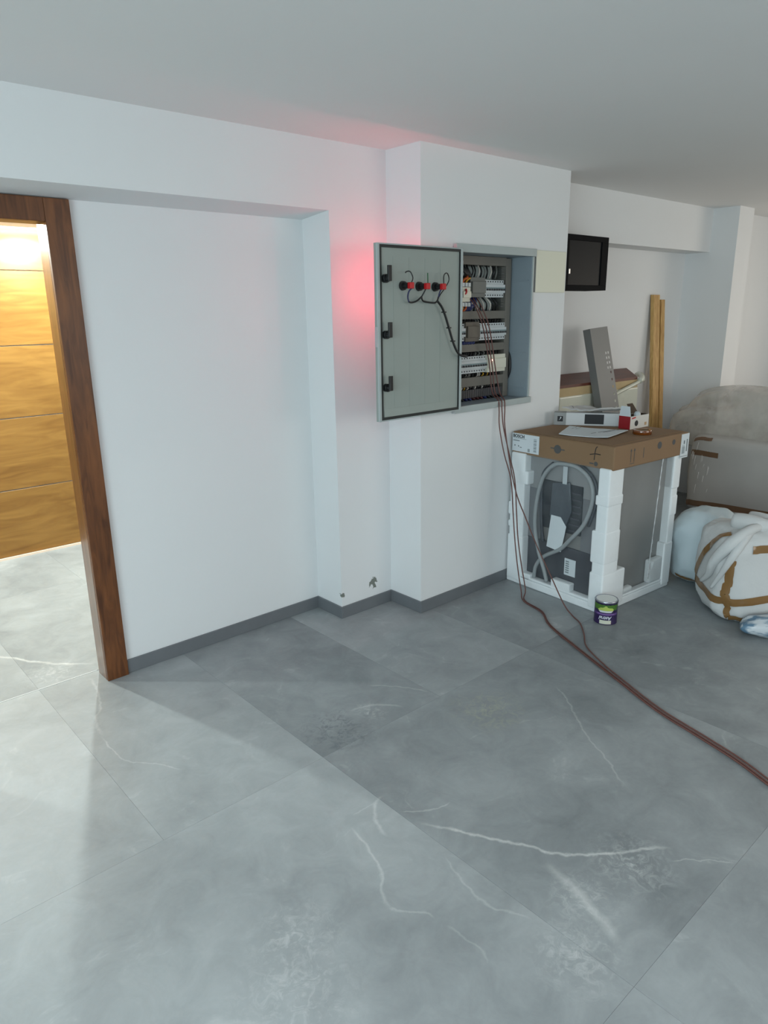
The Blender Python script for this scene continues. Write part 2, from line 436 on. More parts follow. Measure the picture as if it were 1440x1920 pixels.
# unseen walls of the room with their window openings
def wall_with_opening(name, axis, p0, p1, a0, a1, holes):
    mb = MB((p0, a0, 0) if axis == 'x' else (a0, p0, 0))
    def bx(s0, s1, z0, z1):
        if s1-s0 < 1e-4: return
        mb.box(p0, p1, s0, s1, z0, z1) if axis == 'x' else mb.box(s0, s1, p0, p1, z0, z1)
    s = a0
    for h0, h1, z0, z1 in holes:
        bx(s, h0, 0, H); bx(h0, h1, 0, z0); bx(h0, h1, z1, H); s = h1
    bx(s, a1, 0, H)
    struct(obj(name, mb, WALL))
wall_with_opening('wall_left', 'x', -3.1, -3.0, -3.4, 3.13, [(-1.9, 1.1, 0.85, 2.15)])
wall_with_opening('wall_front', 'y', -3.4, -3.3, -3.0, 7.8, [(2.8, 5.8, 0.85, 2.15)])
wall_with_opening('wall_right', 'x', 7.7, 7.8, -3.3, 2.75, [(-0.3, 1.5, 0.85, 2.15)])
ceil = struct(obj('ceiling', MB((0, 0, H)).box(-3.1, 7.8, -3.4, 3.13, H, H+0.1), CEIL))
# body made up for the added ceiling lamp, out of view
lb = obj('added_lamp_body', MB().box(-0.62, 0.62, -0.14, 0.14, 0.0, H-2.27), mat('lamp_white', S(230, 230, 230), 0.5), ceil, bevel=0.01)
lb.location = (-0.2, -0.9, 2.27-H); lb.rotation_euler = (0, 0, 0.3)
# hallway behind the doorway
mb = MB((0, 5.153, 0)); mb.box(-2.4, 3.3, 5.153, 5.25, 0, 2.3)
hall = struct(obj('wall_hall', mb, WALL))
zs = [0.012, 0.4707, 0.9506, 1.4172, 1.8862, 2.139]
for i in range(5):
    q = obj('panel', MB((0.5, 5.135, zs[i])).box(-2.3, 3.2, 5.135, 5.153, zs[i]+0.003, zs[i+1]-0.003), PANELWOOD, hall, bevel=0.0015, segs=1)
    q.location = Vector((0.5, 5.135, zs[i]))-hall.location
struct(obj('trim_1', MB((0, 5.12, 0)).box(-2.3, 3.2, 5.118, 5.135, 0, 0.013), mat('pale_trim', S(236, 214, 196), 0.5)))
struct(obj('wall_hall_right', MB((3.2, 4, 0)).box(3.2, 3.3, 3.13, 5.153, 0, 2.3), WALL))
struct(obj('wall_hall_left', MB((-2.4, 4, 0)).box(-2.4, -2.3, 3.13, 5.153, 0, 2.3), WALL))
struct(obj('ceiling_hall', MB((0, 4, 2.14)).box(-2.4, 3.3, 3.13, 5.25, 2.14, 2.2), CEIL))
struct(obj('trim_2', MB((0.5, 3.13, 0)).box(0.061, 0.957, 3.1285, 3.1320, 0.0002, 0.0012), mat('white_joint', S(235, 238, 238), 0.5)))
# skirting tiles
mb = MB((1.5, YA, 0)); t = 0.010; zb = 0.066
mb.box(1.056, XB-t, YA-t, YA, 0, zb)
struct(obj('baseboard_doorway', mb, SKIRT, bevel=0.0015, segs=1))
mb = MB((XB, YB, 0)); mb.box(XB-t, XB, YB-t, YA, 0, zb); mb.box(XB, XC-t, YB-t, YB, 0, zb)
struct(obj('baseboard_pilaster', mb, SKIRT, bevel=0.0015, segs=1))
mb = MB((XC, YC, 0)); mb.box(XC-t, XC, YC-t, YB, 0, zb); mb.box(XC, XR, YC-t, YC, 0, zb)
struct(obj('baseboard_column', mb, SKIRT, bevel=0.0015, segs=1))
mb = MB((XR, YW, 0)); mb.box(XR, 6.04, YW-t, YW, 0, zb)
struct(obj('baseboard_alcove', mb, SKIRT, bevel=0.0015, segs=1))
# door frame
df = bpy.data.objects.new('door_1', None); C.objects.link(df); df.location = (0.957, 3.0, 0); struct(df)
def dpart(name, mb): return obj(name, mb, DOORWOOD, df, loc=(0, 0, 0), bevel=0.003)
o_ = (0.957, 3.0, 0)
dpart('casing', MB(o_).box(0.957, 1.053, 2.986, YA, 0, 2.030))
dpart('casing', MB(o_).box(-0.035, 0.061, 2.986, YA, 0, 2.030))
dpart('casing_head', MB(o_).box(0.061, 0.957, 2.986, YA, 1.945, 2.030))
obj('jamb', MB(o_).box(0.957, 0.985, YA, 3.10, 0, 2.0), JAMBWOOD, df, loc=(0, 0, 0), bevel=0.002)
dpart('jamb', MB(o_).box(0.035, 0.061, YA, 3.10, 0, 2.0))
dpart('jamb_head', MB(o_).box(0.061, 0.957, YA, 3.10, 1.945, 1.99))

# ---------------------------------------------------------------- switchboard in the column
LG = mat('light_grey_sheet', S(168, 178, 178), 0.45, var=0.05, vscale=12)
BG = mat('blue_grey_sheet', S(142, 154, 162), 0.5, var=0.06, vscale=10)
DOORG = mat('grey_green_door_sheet', S(150, 159, 154), 0.42, var=0.03, vscale=5)
DARK = mat('black_rubber', S(34, 38, 38), 0.6)
BLK = mat('black_plastic', S(20, 21, 23), 0.4)
TRUNK = mat('trunking_plastic', S(116, 113, 106), 0.55, var=0.06, vscale=20)
WHP = mat('white_plastic', S(204, 210, 212), 0.4)
CRM = mat('cream_plastic', S(226, 224, 208), 0.45)
GRP = mat('grey_plastic', S(112, 114, 110), 0.5, var=0.08, vscale=40)
BRP = mat('brown_grey_plastic', S(104, 98, 88), 0.5, var=0.08, vscale=40)
BLUE = mat('blue_insulation', S(28, 40, 96), 0.45)
YEL = mat('yellow_insulation', S(196, 150, 40), 0.5)
ORG = mat('orange_insulation', S(196, 92, 30), 0.5)
RED = mat('red_plastic', S(190, 24, 30), 0.4)
WHW = mat('white_insulation', S(206, 200, 192), 0.5)
GRN = mat('green_insulation', S(40, 92, 60), 0.5)
REDCAB = mat('red_brown_cable', S(104, 66, 60), 0.5)

B = (3.08, YC, 1.088)
sb = thing('electrical_switchboard', 'grey wall-mounted switchboard with its door swung open on the white column', 'switchboard', B)
def sp(name, mb, m, parent=None, **k): return obj(name, mb, m, parent or sb, loc=(0, 0, 0), **k)
def bxp(name, x0, x1, y0, y1, z0, z1, m, **k): return sp(name, MB(B).box(x0, x1, y0, y1, z0, z1), m, **k)
# enclosure
e = 0.002
mb = MB(B)
mb.box(CX0+e, CX0+0.012, YC-0.01, 2.778, CZ0+e, CZ1-e); mb.box(CX1-0.012, CX1-e, YC-0.01, 2.778, CZ0+e, CZ1-e)
mb.box(CX0+0.012, CX1-0.012, YC-0.01, 2.778, CZ1-0.014, CZ1-e); mb.box(CX0+0.012, CX1-0.012, YC-0.01, 2.778, CZ0+e, CZ0+0.014)
mb.box(CX0+0.012, CX1-0.012, 2.766, 2.778, CZ0+0.014, CZ1-0.014)
sp('enclosure', mb, BG)
mb = MB(B)
mb.box(2.747, 3.402, YC-0.024, YC-0.001, 1.878, 1.918); mb.box(2.747, 3.402, YC-0.024, YC-0.001, 1.072, 1.106)
mb.box(2.747, 2.784, YC-0.022, YC-0.001, 1.106, 1.878); mb.box(3.380, 3.394, YC-0.016, YC-0.001, 1.106, 1.878)
sp('frame', mb, LG, bevel=0.003)
for z in (1.15, 1.35, 1.55, 1.75): bxp('rib', 3.372, 3.376, 2.56, 2.765, z, z+0.006, BG)
TY0 = 2.672
bxp('cable_trunking', 3.318, 3.362, TY0, 2.766, 1.104, 1.874, TRUNK, bevel=0.002)
for z0, z1 in ((1.832, 1.878), (1.549, 1.592), (1.374, 1.416), (1.182, 1.233)):
    bxp('cable_trunking', 2.79, 3.317, TY0, 2.766, z0, z1, TRUNK, bevel=0.002)
mb = MB(B)
for i in range(9):
    mb.box(3.290, 3.317, TY0+0.012, 2.766, 1.612+i*0.009, 1.616+i*0.009); mb.box(3.290, 3.317, TY0+0.012, 2.766, 1.762+i*0.0075, 1.766+i*0.0075)
sp('trunking_fins', mb, GRP)['kind'] = 'stuff'
bxp('back_panel', 2.79, 3.29, 2.755, 2.766, 1.60, 1.83, mat('pale_back_plate', S(176, 190, 188), 0.5))
bxp('back_panel', 2.79, 3.317, 2.755, 2.766, 1.104, 1.545, BLK)
for z in (1.705, 1.475, 1.300, 1.14): bxp('din_rail', 2.79, 3.317, 2.742, 2.755, z, z+0.03, mat('zinc_rail', S(150, 152, 150), 0.4, metal=0.8))
# circuit breakers, one shared mesh
mb = MB()
mb.box(0.0006, 0.0212, 0.012, 0.08, 0, 0.092, 0); mb.box(0.0006, 0.0212, 0.0, 0.012, 0.024, 0.068, 0); mb.box(0.006, 0.016, -0.008, 0.0, 0.036, 0.046, 1)
mb.box(0.0006, 0.0212, -0.0006, 0, 0.047, 0.053, 2)
for zc in (0.008, 0.080): mb.box(0.007, 0.015, 0.0105, 0.012, zc, zc+0.007, 1)
br0 = obj('circuit_breaker', mb, [WHP, mat('dark_grey_plastic', S(60, 64, 66), 0.5), mat('teal_grey_print', S(120, 142, 146), 0.5)])
br_me = br0.data; bpy.data.objects.remove(br0, do_unlink=True)
for x0, n, z in ((3.127, 8, 1.664), (2.905, 3, 1.434), (3.086, 11, 1.434), (2.860, 14, 1.257)):
    for i in range(n):
        o = bpy.data.objects.new('circuit_breaker', br_me); C.objects.link(o); o.parent = sb
        o.location = Vector((x0+i*0.0208, 2.658, z))-Vector(B)
def device(name, x0, x1, z0, z1, y0, m, front=None):
    mb = MB(B); mb.box(x0, x1, y0, 2.742, z0, z1); mb.box(x0+0.006, x1-0.006, y0-0.012, y0, z0+0.022, z1-0.022)
    o = sp(name, mb, m, bevel=0.002); o['label'] = front
    return o
device('moulded_case_breaker', 3.002, 3.124, 1.664, 1.768, 2.660, GRP, 'grey moulded-case breaker')
device('moulded_case_breaker', 2.970, 3.082, 1.430, 1.535, 2.660, BRP, 'brown-grey moulded-case breaker')
device('control_relay', 3.156, 3.312, 1.254, 1.352, 2.656, CRM, 'cream control relay with a red indicator')
obj('indicator_led', MB(B).lathe([(0.004, 2.640), (0.004, 2.645)], (3.176, 0, 1.322), 'y', 10), mat('red_led', S(255, 120, 100), 0.4, emit=(1, 0.25, 0.15, 1), estr=12), sb, loc=(0, 0, 0))
c = device('contactor', 2.918, 2.992, 1.640, 1.716, 2.650, CRM, 'yellowed contactor')
for zc in (1.718, 1.616):
    for i in range(3): sp('contactor_terminal', MB(B).box(2.922+i*0.024, 2.940+i*0.024, 2.645, 2.66, zc, zc+0.020), WHP)
mb = MB(B)
for i in range(24): mb.box(2.86+i*0.019, 2.876+i*0.019, 2.675, 2.742, 1.118, 1.164)
sp('terminal_strip', mb, mat('dark_terminal', S(72, 70, 72), 0.5), bevel=0.001, segs=1)
# wires inside
def wire(pts, r, m, name='wire', parent=None, org=B, n=6): return obj(name, MB(org).tube(pts, r, n), m, parent or sb, loc=(0, 0, 0), smooth=True)
for i in range(9):   # above and below the top row
    x = 3.045+i*0.026
    m = (BLK, BLK, WHW, BLK, GRP, BLK, WHW, BLK, GRP)[i]
    wire([(x, 2.70, 1.765), (x+random.uniform(-.006, .006), 2.685, 1.80), (x+random.uniform(-.008, .008), 2.70, 1.833)], 0.0045, m)
    wire([(x-0.03, 2.70, 1.665), (x-0.02+random.uniform(-.01, .01), 2.672, 1.63), (x-0.005, 2.69, 1.592)], 0.0045, (WHW, BLK, WHW, BLK, WHW, BLK, WHW, BLK, BLK)[i])
for i in range(5):
    wire([(2.94+i*0.012, 2.69, 1.74), (2.955+i*0.010, 2.655, 1.785-i*0.004), (2.90+i*0.02, 2.665, 1.815), (2.88+i*0.03, 2.69, 1.834)], 0.006, BLK)
for i in range(4): wire([(3.005+i*0.022, 2.69, 1.667), (2.998+i*0.02, 2.675, 1.63), (2.96+i*0.02, 2.69, 1.592)], 0.009, BLUE)
for i in range(5): wire([(2.975+i*0.02, 2.69, 1.432), (2.97+i*0.02, 2.672, 1.424), (2.96+i*0.02, 2.69, 1.416)], 0.009, BLUE)
wire([(2.925, 2.655, 1.735), (2.935, 2.645, 1.755), (2.965, 2.65, 1.765), (2.97, 2.67, 1.78)], 0.007, ORG)
wire([(2.955, 2.655, 1.735), (2.962, 2.648, 1.752), (2.985, 2.65, 1.762)], 0.006, YEL)
wire([(2.93, 2.655, 1.62), (2.925, 2.648, 1.605), (2.915, 2.67, 1.592)], 0.007, YEL)
wire([(2.96, 2.655, 1.62), (2.95, 2.648, 1.602), (2.935, 2.67, 1.590)], 0.006, ORG)
wire([(2.935, 2.645, 1.675), (2.945, 2.638, 1.69), (2.95, 2.645, 1.705)], 0.006, RED)
for zz, z2, x0, n in ((1.526, 1.549, 2.9, 19), (1.349, 1.374, 2.87, 20), (1.233, 1.257, 2.87, 20), (1.164, 1.183, 2.87, 20)):
    for i in range(n):
        x = x0+i*0.0215+random.uniform(-.003, .003)
        wire([(x, 2.70, zz-0.004), (x+random.uniform(-.008, .008), 2.682, (zz+z2)/2), (x+0.004, 2.70, z2+0.004)], 0.0038, random.choice((BLK, BLK, BLK, BLK, GRP, WHW, YEL)) if z2 < 1.3 else random.choice((BLK, BLK, BLK, GRP)), n=5)
for i in range(14):
    x = 2.86+i*0.033
    wire([(x, 2.70, 1.12), (x+0.01, 2.672, 1.110), (x+0.02, 2.70, 1.1045)], 0.006, random.choice((BLK, BLUE, BLK, BLUE, mat('dark_red_insulation', S(70, 24, 28), 0.5))), n=5)
obj('side_conduit', MB(B).tube([(3.367, 2.70, 1.38), (3.368, 2.67, 1.33), (3.366, 2.665, 1.25), (3.367, 2.69, 1.19)], 0.008, 8), BLK, sb, loc=(0, 0, 0), smooth=True)

# door of the switchboard (hinged left, folded back; we see its inside)
DY0, DY1 = 2.492, 2.515
DXL, DXR, DZ0, DZ1 = 2.188, 2.756, 1.094, 1.892
door = sp('door', MB(B).box(DXL, DXR, DY0+0.008, DY1, DZ0, DZ1), DOORG, bevel=0.002)
def dp(name, mb, m, **k): return obj(name, mb, m, door, loc=(0, 0, 0), **k)
mb = MB(B); q = 0.016
mb.box(DXL, DXL+q, DY0, DY0+0.010, DZ0, DZ1); mb.box(DXR-q, DXR, DY0, DY0+0.010, DZ0, DZ1)
mb.box(DXL+q, DXR-q, DY0, DY0+0.010, DZ1-0.006, DZ1); mb.box(DXL+q, DXR-q, DY0, DY0+0.010, DZ0, DZ0+0.006)
dp('door_lip', mb, LG, bevel=0.0015, segs=1)
mb = MB(B); x0, x1, z0, z1 = DXL+q, DXR-q, DZ0+0.006, DZ1-0.006; g = 0.012; y0, y1 = DY0+0.002, DY0+0.0085
mb.box(x0, x0+g, y0, y1, z0, z1); mb.box(x1-g*0.5, x1, y0, y1, z0, z1); mb.box(x0+g, x1-g*.5, y0, y1, z1-g, z1); mb.box(x0+g, x1-g*.5, y0, y1, z0, z0+g)
dp('gasket', mb, DARK)
mb = MB(B)
for x in (2.29, 2.39, 2.495, 2.60): mb.box(x, x+0.002, DY0+0.0072, DY0+0.0085, z0+0.05, z1-0.05)
for z in (1.25, 1.42, 1.60, 1.75): mb.box(x0+0.03, x1-0.03, DY0+0.0074, DY0+0.0085, z, z+0.0015)
dp('crease', mb, DOORG)
dp('bottom_fold', MB(B).hexa([(x0+0.02, DY0+0.004, z0+0.014), (x1-0.02, DY0+0.004, z0+0.014), (x1-0.02, DY0+0.009, z0+0.014), (x0+0.02, DY0+0.009, z0+0.014), (x0+0.02, DY0+0.007, z0+0.05), (x1-0.02, DY0+0.007, z0+0.05), (x1-0.02, DY0+0.009, z0+0.05), (x0+0.02, DY0+0.009, z0+0.05)]), DOORG)
for z in (1.745, 1.498, 1.256):
    mb = MB(B); mb.lathe([(0.019, DY0-0.012), (0.019, DY0+0.009)], (2.236, 0, z-0.004), 'y', 18); mb.lathe([(0.013, DY0-0.030), (0.015, DY0-0.012)], (2.236, 0, z-0.004), 'y', 14)
    mb.box(2.225, 2.247, DY0-0.034, DY0-0.024, z-0.016, z+0.052)
    l = dp('latch', mb, BLK, bevel=0.0015, segs=1)
    mb2 = MB(B); mb2.lathe([(0.004, DY0-0.037), (0.004, DY0-0.033)], (2.238, 0, z), 'y', 8)
PL = [(2.352, 1.711), (2.458, 1.709), (2.566, 1.708)]
for i, (x, z) in enumerate(PL):
    mb = MB(B); mb.lathe([(0.020, DY0-0.006), (0.022, DY0+0.009)], (x-0.004, 0, z), 'y', 16); mb.lathe([(0.013, DY0-0.032), (0.014, DY0-0.006)], (x-0.002, 0, z), 'y', 12)
    p = dp('pilot_lamp', mb, BLK, autos=40)
    dp('lamp_terminal', MB(B).box(x-0.008, x+0.018, DY0-0.050, DY0-0.030, z-0.014, z+0.014), RED, bevel=0.003)
    dp('lamp_dome', MB(B).lathe([(0.014, DY1), (0.013, DY1+0.012), (0.008, DY1+0.018)], (x, 0, z), 'y', 14), mat('lit_red_lens', S(255, 60, 60), 0.3, emit=(1.0, 0.03, 0.05, 1), estr=18), smooth=True)
    # the pilot lamp's own red light, thrown onto the wall behind the door
    l = bpy.data.lights.new('pilot_lamp_light', 'POINT'); l.energy = 0.85 if x < XC else 0.3; l.color = (1.0, 0.12, 0.17); l.shadow_soft_size = 0.01
    lo = bpy.data.objects.new('pilot_lamp_light', l); C.objects.link(lo); lo.parent = door; lo.location = Vector((x, DY1+0.028, z))-Vector(B)
yw = DY0-0.018
def dwire(pts, r, m): return obj('wire', MB(B).tube(pts, r*0.78, 6), m, door, loc=(0, 0, 0), smooth=True)
dwire([(2.362, yw-0.02, 1.722), (2.372, yw-0.02, 1.745), (2.364, yw-.01, 1.772), (2.350, yw, 1.772), (2.346, yw+.002, 1.766)], 0.0035, BLK)
dwire([(2.366, yw-0.02, 1.70), (2.356, yw-.01, 1.685), (2.358, yw, 1.66), (2.366, yw, 1.638)], 0.0045, mat('navy_insulation', S(44, 46, 84), 0.5))
dwire([(2.470, yw-0.02, 1.72), (2.474, yw-0.015, 1.75), (2.478, yw-0.01, 1.768)], 0.0035, GRN)
dwire([(2.458, yw-0.02, 1.70), (2.455, yw-.01, 1.682), (2.448, yw, 1.662)], 0.0045, BLK)
dwire([(2.578, yw-0.02, 1.72), (2.584, yw-.015, 1.760), (2.612, yw-.01, 1.770), (2.630, yw-.005, 1.740), (2.610, yw, 1.705), (2.578, yw, 1.675), (2.566, yw, 1.66)], 0.0035, BLK)
dwire([(2.566, yw-0.02, 1.70), (2.562, yw-.01, 1.685), (2.562, yw, 1.66)], 0.0045, mat('navy_insulation', S(44, 46, 84), 0.5))
dwire([(2.364, yw, 1.640), (2.385, yw+.004, 1.636), (2.420, yw+.004, 1.643), (2.448, yw, 1.662)], 0.0055, BLK)
dwire([(2.448, yw, 1.662), (2.458, yw+.003, 1.645), (2.485, yw+.004, 1.638), (2.540, yw+.004, 1.634), (2.555, yw, 1.645), (2.563, yw, 1.662)], 0.0055, BLK)
dwire([(2.555, yw, 1.642), (2.585, yw, 1.615), (2.610, yw, 1.575), (2.640, yw, 1.51), (2.672, yw, 1.44), (2.705, yw-.004, 1.388), (2.745, yw-0.01, 1.372), (2.80, yw+0.03, 1.368), (2.85, 2.66, 1.366)], 0.008, BLK)
for x, z in ((2.602, 1.59), (2.638, 1.515), (2.668, 1.45)): dp('cable_tie', MB(B).box(x-0.010, x+0.008, yw-0.009, yw+0.009, z-0.003, z+0.003), BLK)
for z in (1.60, 1.18, 1.80): sp('hinge', MB(B).lathe([(0.008, z-0.035), (0.008, z+0.035)], (2.767, 2.512, 0), 'z', 10), LG)
dp('edge_plate', MB(B).box(DXL-0.004, DXL, DY0+0.002, DY1-0.004, 1.44, 1.53), mat('zinc_plate', S(190, 194, 196), 0.35, metal=0.7))

# blank cover plate beside the switchboard
cp = thing('blank_cover_plate', 'cream blank cover plate on the white column beside the switchboard', 'cover plate', (3.56, YC, 1.69))
obj('plate', MB((3.56, YC, 1.69)).box(3.418, 3.702, YC-0.010, YC-0.0005, 1.688, 1.914), mat('cream_plate', S(222, 222, 204), 0.5), cp, loc=(0, 0, 0), bevel=0.003)
obj('edge_shade_strip', MB((3.56, YC, 1.69)).box(3.412, 3.417, YC-0.010, YC-0.0005, 1.690, 1.912), mat('edge_shade_grey', S(130, 132, 130), 0.5), cp, loc=(0, 0, 0))  # grey strip stands in for the shade along the plate's edge

# ---------------------------------------------------------------- black wall cabinet in the alcove
BB = (4.03, 2.9, 1.70)
nb = thing('black_wall_cabinet', 'small black glass-fronted wall cabinet high in the alcove behind the column', 'cabinet', BB)
BM = mat('black_powder_coat', S(14, 15, 18), 0.7, spec=0.08)
obj('body', MB(BB).box(3.80, 4.268, 2.632, 2.776, 1.706, 2.028), BM, nb, loc=(0, 0, 0), bevel=0.003)
mb = MB(BB); mb.box(3.80, 4.268, 2.616, 2.631, 1.996, 2.028); mb.box(3.80, 4.268, 2.616, 2.631, 1.706, 1.736); mb.box(3.80, 3.84, 2.616, 2.631, 1.736, 1.996); mb.box(4.196, 4.268, 2.616, 2.631, 1.736, 1.996)
dr = obj('door_frame', mb, BM, nb, loc=(0, 0, 0), bevel=0.002)
obj('glass_pane', MB(BB).box(3.841, 4.195, 2.622, 2.629, 1.737, 1.995), mat('smoked_glass', S(22, 25, 28), 0.4, spec=0.08), nb, loc=(0, 0, 0))
obj('lock', MB(BB).box(3.835, 3.852, 2.610, 2.616, 1.80, 1.83), mat('chrome_lock', S(200, 200, 200), 0.25, metal=0.9), nb, loc=(0, 0, 0), bevel=0.002)
obj('mounting_bracket', MB(BB).box(3.86, 4.22, 2.776, 2.9765, 1.72, 2.012), BM, nb, loc=(0, 0, 0))

# ---------------------------------------------------------------- packed washing machine
MR = math.radians(-4)
MP = Vector((3.2, 1.862, 0))
wm = thing('packed_washing_machine', 'film-wrapped washing machine in white foam corners under a cardboard lid', 'washing machine', MP, MR)
FOAM = mat('white_polystyrene', S(234, 239, 241), 0.8, bump=0.12, bscale=160, var=0.03, vscale=30)
STEEL = mat('grey_machine_steel', S(142, 142, 140), 0.4, metal=0.3, var=0.05, vscale=3)
BACKP = mat('machine_back_panel', S(140, 142, 143), 0.5, var=0.05, vscale=4)
DARKP = mat('dark_machine_plastic', S(56, 58, 66), 0.5, var=0.1, vscale=6)
CARD = mat('brown_cardboard', S(138, 110, 82), 0.8, bump=0.05, bscale=90, var=0.06, vscale=5)
def wp(name, mb, m, parent=None, **k): return obj(name, mb, m, parent or wm, loc=(0, 0, 0), **k)
# base tray with a raised lump in the middle of each side
mb = MB(); mb.box(0, 0.66, 0, 0.682, 0.0, 0.045); mb.box(0.0, 0.05, 0.0, 0.682, 0.045, 0.062)
mb.box(0.001, 0.05, 0.215, 0.345, 0.0, 0.105); mb.box(0.0, 0.05, 0.50, 0.682, 0.045, 0.08); mb.box(0.05, 0.66, 0.0, 0.04, 0.045, 0.06)
wp('foam_base', mb, FOAM, bevel=0.012, segs=3, smooth=True)
wp('body', MB().box(0.062, 0.655, 0.045, 0.640, 0.045, 0.88), STEEL, bevel=0.012, segs=3)
mb = MB(); mb.box(0.052, 0.061, 0.06, 0.625, 0.60, 0.86)
wp('back_panel', mb, BACKP, bevel=0.003)
wp('lower_back_panel', MB().box(0.050, 0.061, 0.06, 0.625, 0.06, 0.30), DARKP, bevel=0.003)
mb = MB(); mb.box(0.053, 0.061, 0.06, 0.195, 0.30, 0.60); mb.box(0.053, 0.061, 0.478, 0.625, 0.30, 0.60)
wp('back_panel', mb, mat('machine_mid_panel', S(112, 114, 118), 0.5, var=0.08, vscale=5), bevel=0.002)
mb = MB(); mb.box(0.044, 0.061, 0.195, 0.478, 0.385, 0.665)
hatch = wp('rear_hatch', mb, mat('dark_hatch', S(30, 36, 44), 0.5, var=0.1, vscale=8), bevel=0.004)
mb = MB()
for i in range(7): mb.box(0.041, 0.044, 0.20, 0.272, 0.40+i*0.036, 0.41+i*0.036)
wp('vent_slats', mb, DARKP, hatch)
# foam corner posts, stepped like the moulded originals
def post(name, boxes):
    mb = MB()
    for q in boxes: mb.box(*q)
    return wp('foam_corner', mb, FOAM, bevel=0.010, segs=3, smooth=True)
post('near', [(0.0, 0.125, 0.0, 0.070, 0.06, 0.80), (-0.003, 0.129, -0.003, 0.079, 0.60, 0.655), (-0.003, 0.128, -0.003, 0.088, 0.28, 0.46), (-0.003, 0.20, -0.003, 0.085, 0.02, 0.225), (-0.002, 0.127, -0.002, 0.075, 0.08, 0.30)])
post('left', [(0.0, 0.12, 0.570, 0.675, 0.06, 0.80), (-0.002, 0.12, 0.578, 0.686, 0.42, 0.50), (-0.002, 0.12, 0.575, 0.684, 0.345, 0.385), (-0.003, 0.14, 0.565, 0.682, 0.02, 0.30), (-0.001, 0.10, 0.545, 0.66, 0.62, 0.70)])
post('right', [(0.60, 0.665, 0.0, 0.10, 0.06, 0.80), (0.60, 0.672, -0.004, 0.10, 0.60, 0.80), (0.605, 0.668, -0.004, 0.10, 0.44, 0.56), (0.58, 0.664, -0.004, 0.10, 0.02, 0.28)])
post('far', [(0.58, 0.665, 0.58, 0.675, 0.06, 0.80), (0.56, 0.668, 0.565, 0.68, 0.02, 0.3)])
for q_ in ((0.46, 0.60, 0.004, 0.043, 0.06, 0.20), (0.21, 0.30, 0.004, 0.043, 0.06, 0.09)): wp('foam_block', MB().box(*q_), FOAM, bevel=0.014, segs=3, smooth=True)
# cardboard lid
CL = (0.012, 0.712, -0.008, 0.682)
lid = wp('cardboard_lid', MB().box(CL[0], CL[1], CL[2], CL[3], 0.792, 0.918), CARD, bevel=0.010, segs=3)
wp('lid_flap', MB().box(0.03, 0.36, 0.02, 0.66, 0.9185, 0.921), CARD, lid)
wp('lid_flap', MB().box(0.365, 0.70, 0.02, 0.66, 0.9185, 0.9205), CARD, lid)
PAP = mat('white_paper', S(214, 222, 226), 0.6, var=0.02, vscale=20)
INK = mat('black_ink', S(28, 30, 34), 0.6)
GINK = mat('grey_ink', S(120, 130, 134), 0.6)
SMUDGE = mat('faded_blue_grey_print', S(84, 84, 84), 0.8)
xs = CL[0]
lab = wp('carton_label', MB().box(xs-0.0022, xs-0.0006, 0.482, 0.680, 0.806, 0.910), PAP, lid)
def lt(body, size, y, z, m=INK, bold=0.0): return text_obj('lettering', body, size, m, lab, frame((xs-0.0026, y, z), (0, -1, 0), (0, 0, 1)), bold=bold)
lt('BOSCH', 0.026, 0.632, 0.894, bold=0.0006)
mb = MB()
def bar(y0, y1, z0, z1): mb.box(xs-0.0030, xs-0.0022, y0, y1, z0, z1)
bar(0.625, 0.672, 0.866, 0.871); bar(0.575, 0.67, 0.8805, 0.882)
for i in range(12): bar(0.500, 0.520, 0.818+i*0.0065, 0.818+i*0.0065+(0.0022 if i % 3 else 0.004))
for i in range(4): bar(0.548+i*0.004, 0.550+i*0.004, 0.812, 0.830)
bar(0.655, 0.664, 0.836, 0.843); bar(0.628, 0.636, 0.834, 0.841); bar(0.608, 0.622, 0.829, 0.833); bar(0.598, 0.606, 0.888, 0.891)
wp('label_print', mb, GINK, lab)
# prints and felt-pen mark on the lid
mb = MB()
mb.lathe([(0.024, xs-0.0012), (0.024, xs-0.0004)], (0, 0.353, 0.857), 'x', 18); mb.box(xs-0.0010, xs-0.0003, 0.305, 0.33, 0.855, 0.861); mb.box(xs-0.001, xs-0.0003, 0.376, 0.40, 0.856, 0.862)
mb.lathe([(0.012, xs-0.0012), (0.012, xs-0.0004)], (0, 0.100, 0.815), 'x', 14); mb.box(xs-0.001, xs-0.0003, 0.115, 0.14, 0.811, 0.818)
wp('printed_mark', mb, SMUDGE, lid)
mb = MB(); mb.tube([(xs-0.0008, 0.096, 0.906), (xs-0.0008, 0.104, 0.900), (xs-0.0008, 0.109, 0.88), (xs-0.0008, 0.112, 0.835)], 0.0022, 5); mb.tube([(xs-0.0008, 0.140, 0.860), (xs-0.0008, 0.105, 0.868), (xs-0.0008, 0.075, 0.867)], 0.0022, 5)
wp('felt_pen_mark', mb, INK, lid)
mb = MB(); ys = CL[2]
mb.lathe([(0.020, ys-0.0010), (0.020, ys-0.0003)], (0.42, 0, 0.878), 'y', 16); mb.lathe([(0.015, ys-0.001), (0.015, ys-0.0003)], (0.56, 0, 0.878), 'y', 14)
for x in (0.155, 0.185): mb.box(x, x+0.004, ys-0.001, ys-0.0003, 0.82, 0.88); mb.poly([(x-0.006, ys-0.001, 0.878), (x+0.010, ys-0.001, 0.878), (x+0.002, ys-0.001, 0.892)], (0, 0.0007, 0))
mb.box(0.15, 0.19, ys-0.001, ys-0.0003, 0.811, 0.814); mb.box(0.27, 0.274, ys-0.001, ys-0.0003, 0.83, 0.885)
wp('printed_mark', mb, SMUDGE, lid)
